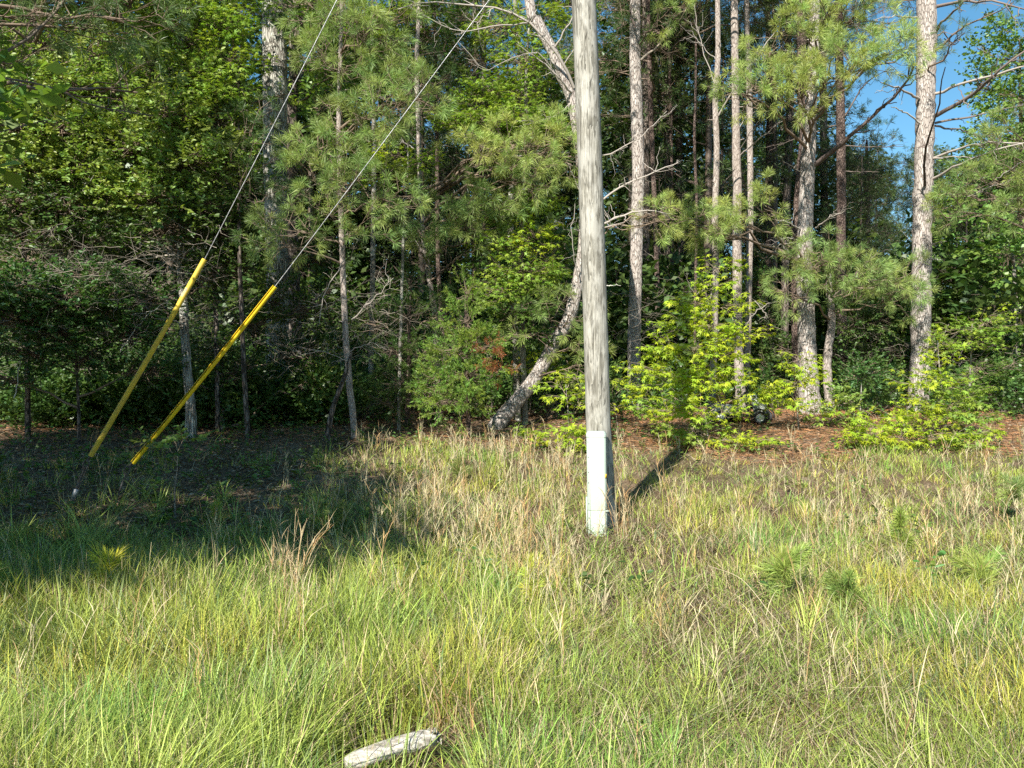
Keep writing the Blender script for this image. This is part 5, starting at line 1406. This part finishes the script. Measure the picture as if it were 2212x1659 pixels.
        q = np.stack([i + l, i + l + 1, i2 + l + 1, i2 + l], -1).reshape(-1, 4)
        S.add(V, (.6, .6, .6), None, q); S.build('rim', wht, wh, base)
        if x > 0:     # wheel arch
            S = Soup(); t = np.linspace(-.25, math.pi * .95, 14)
            V = loc(np.array([[(x + r_ * math.cos(b), y + w_, .23 + r_ * math.sin(b)) for r_, w_ in ((.25, -.09), (.275, -.09), (.275, .09), (.25, .09))] for b in t])).reshape(-1, 3)
            i = np.arange(13)[:, None] * 4; l = np.arange(4)[None]
            q = np.stack([i + l, i + (l + 1) % 4, i + 4 + (l + 1) % 4, i + 4 + l], -1).reshape(-1, 4)
            S.add(V, (.1, .1, .1), None, q); S.build('wheel_arch', blk, root, base, smooth=True)
    S = Soup(); tubes(S, loc(np.array([[-.12, -.25, .35], [-.28, -.25, .92]])), np.array([.018, .015]), 8, (.1, .1, .1)); a = np.linspace(0, 2 * np.pi, 18)
    tubes(S, loc(np.stack([-.30 + .07 * np.cos(a), -.25 + .17 * np.sin(a), .93 + .12 * np.cos(a)], 1)), np.full(18, .013), 6, (.1, .1, .1)); S.build('steering_wheel', blk, root, base, smooth=True)
    S = Soup()
    for y in (-.46, .46):
        tubes(S, loc(np.array([[.03, y, .8], [-.02, y, .93]])), np.array([.014, .014]), 6, (.1, .1, .1))
    tubes(S, loc(np.array([[-.02, -.46, .93], [-.02, .46, .93]])), np.array([.012, .012]), 6, (.1, .1, .1)); S.build('windscreen_frame', wht, root, base)


toy_ride_on()


# ------------------------------------------------------------------ weathered log at the bottom
def log():
    M['log'] = noisemat('bleached_log_wood', (.22, .19, .155), (.56, .52, .45), 5, (2, 12, 12), rough=.9, bump=.5, lo=.35, hi=.6)
    a = W(748, 1652, 3.0); b = W(950, 1590, 3.2)
    root = empty('fallen_log', (a + b) / 2, 'bleached broken piece of fallen log at the bottom of the grass', 'log')
    c = (a + b) / 2
    k = 26; line = smoothline([a, a * .5 + b * .5 + [0, 0, .012], b], k)
    T = nrm(np.gradient(line, axis=0)); A = nrm(np.cross(T, [0, 0, 1.])); B = np.cross(A, T)
    ns = 20; th = np.arange(ns) * 2 * np.pi / ns
    rr = np.interp(np.arange(k), [0, 2, 18, 23, 25], [.032, .042, .044, .036, .014])
    pr = rr[:, None] * (1 + .22 * (noise(np.tile(th * 3, (k, 1)), np.tile(np.arange(k)[:, None] * .12, (1, ns)), 1, 41) - .5) + .12 * rng.random((k, ns)) * (np.arange(k)[:, None] > 19))
    V = line[:, None] + pr[..., None] * (np.cos(th)[None, :, None] * A[:, None] + .8 * np.sin(th)[None, :, None] * B[:, None])
    V[-3:] += rng.normal(0, .008, V[-3:].shape)
    i = np.arange(k - 1)[:, None] * ns; l = np.arange(ns)[None]
    q = np.stack([i + l, i + (l + 1) % ns, i + ns + (l + 1) % ns, i + ns + l], -1).reshape(-1, 4)
    V = V.reshape(-1, 3); n0 = len(V); V = np.concatenate([V, [line[0] + T[0] * -.004], [line[-1]]])
    x = np.arange(ns); t = np.concatenate([np.stack([(x + 1) % ns, x, np.full(ns, n0)], 1), np.stack([(k - 1) * ns + x, (k - 1) * ns + (x + 1) % ns, np.full(ns, n0 + 1)], 1)])
    S = Soup(); S.add(V, (.4, .4, .4), t, q); S.build('log_body', M['log'], root, c, smooth=True)
    S = Soup(); tubes(S, smoothline([a + [.03, .02, .02], W(775, 1590, 3.5), W(830, 1572, 3.6)], 6), np.linspace(.006, .002, 6), 5, (.4, .35, .3)); S.build('twig', M['twig'], root, c)


log()


# ------------------------------------------------------------------ small pines and straw clumps in the grass
def seedling(label, px, py, Y, h, n, spread, col=(.22, .32, .05), L=.13, lean=0):
    x, y = (px - 1106) / F * Y, Y
    z = float(gz(x, y)); base = np.array([x, y, z])
    root = empty('pine_seedling', base, label, 'pine seedling', 'pine seedlings growing in the grass')
    S, T = Soup(), Soup()
    top = base + [lean * h, 0, h]
    st = smoothline([base - [0, 0, .03], base * .5 + top * .5 + [.01, 0, 0], top], 7)
    tubes(T, st, np.linspace(.008, .004, 7), 6, (.25, .17, .09))
    tips = [top]; dirs = [np.array([lean * .5, 0, 1.])]
    for i in range(n):
        a = U(0, 6.28); s = st[rng.integers(1, 6)]
        d = nrm(np.array([math.cos(a), math.sin(a), U(.5, 1.2)])); e = s + d * spread * U(.5, 1)
        tubes(T, np.stack([s, e]), np.array([.005, .003]), 5, (.25, .17, .09)); tips.append(e); dirs.append(d)
    tips, dirs = np.array(tips), np.array(dirs)
    c = jit(np.array(col) * np.array([1.9, 1.5, 1.7]), len(tips), .12, .06)
    for f, nn in ((0, 60), (.07, 45), (.14, 40)):
        needles(S, tips - dirs * f, dirs, nn, L, .0028 + .0003 * Y, c * (1 - f), (.2, .95), .08)
    T.build('stem', M['twig'], root, base); S.build('needles', M['needle'], root, base)


for a in [
    ('glowing yellow green pine seedling in the left shade grass', 232, 1290, 5.4, .38, 7, .16, (.30, .38, .04)),
    ('half fallen pine seedling leaning right beside the glowing one', 315, 1300, 5.5, .22, 3, .18, (.20, .28, .06), .12, .6),
    ('pine seedling cut by the left picture edge', -10, 1260, 5.2, .34, 7, .2, (.18, .30, .06)),
    ('small bright pine seedling near the anchor rods, at the shadow', 468, 1095, 7.9, .22, 3, .1, (.2, .3, .05)),
    ('dim pine seedling at the edge of shade left of the straw clumps', 738, 1105, 7.9, .28, 5, .16, (.13, .2, .05)),
    ('dark pine seedling at the wood edge above the shade', 990, 990, 10.5, .3, 4, .16, (.13, .2, .05)),
    ('slim upright pine seedling in the middle of the grass', 1145, 1380, 5.3, .40, 5, .07, (.26, .35, .05), .09),
    ('broad fresh green pine seedling right of the bare patch', 1690, 1330, 5.6, .36, 8, .18, (.17, .28, .06)),
    ('dark bushy pine seedling lying low in the right grass', 1830, 1330, 5.5, .20, 9, .2, (.13, .23, .05)),
    ('upright pine seedling in the right grass below the low bush', 1945, 1190, 7.3, .38, 7, .17, (.19, .30, .06)),
    ('wide pine seedling near the right picture edge', 2120, 1280, 6.0, .22, 8, .22, (.17, .28, .06)),
    ('pine seedling at the right edge where the tall straw stands', 2195, 1100, 8.5, .5, 8, .22, (.14, .23, .06)),
    ('small yellowing pine seedling low at the bottom right', 1820, 1600, 3.6, .10, 4, .08, (.22, .30, .05), .07),
]:
    seedling(*a)


def straw_clump(label, px, py, Y, n, H, sp, lean, col):
    x, y = (px - 1106) / F * Y, Y
    base = np.array([x, y, float(gz(x, y))])
    root = empty('broomsedge_clump', base, label, 'dry grass clump', 'clumps of tall dead broomsedge')
    S = Soup()
    stalks(S, x + rng.normal(0, sp, n), y + rng.normal(0, sp, n), H * U(.55, 1.05, n), np.asarray(col), lean)
    S.build('stems', M['straw'], root, base)


for a in [('tall tan straw clump standing alone in the left grass', 625, 1345, 5.3, 30, .72, .045, .15, (.62, .48, .29)),
          ('curved pale straw clump arching left at the edge of shade', 925, 1175, 7.4, 20, .72, .09, .5, (.55, .43, .26)),
          ('straw clump leaning against the shaded side of the pole foot', 1345, 1150, 8.0, 18, .55, .06, .35, (.5, .38, .22)),
          ('thin straw clump upright right of the bare patch', 1430, 1500, 4.6, 16, .55, .07, .2, (.5, .42, .22)),
          ('dead straw stems at the bottom beside the log', 985, 1655, 3.3, 10, .42, .05, .5, (.48, .36, .2)),
          ('straw clump in the right grass below the stout pine', 1815, 1150, 7.8, 22, .55, .09, .25, (.55, .46, .28)),
          ('straw clump in the far right grass', 2080, 1080, 8.8, 24, .6, .12, .3, (.55, .46, .28)),
          ('dense straw clump in the centre of the field, left of the pole', 1120, 1230, 6.8, 34, .62, .16, .22, (.54, .43, .24))]:
    straw_clump(*a)

def dead_stem():
    pts = [W(1530, 1222, 5.6), W(1600, 1250, 5.3), W(1660, 1320, 5.0), W(1700, 1370, 4.7), W(1745, 1470, 4.3), W(1790, 1570, 3.9), W(1800, 1600, 3.8)]
    P = smoothline(pts, 40)
    P[:, 2] = np.maximum(P[:, 2], gz(P[:, 0], P[:, 1]) + .05)
    S = Soup(); tubes(S, P, np.linspace(.0018, .0042, 40), 5, (.6, .5, .33))
    o = S.build('dead_stem', M['straw'], None, P[-1]); tag(o, 'long pale dead stem arching over the grass at lower right', 'dead stem')


dead_stem()
print('done')
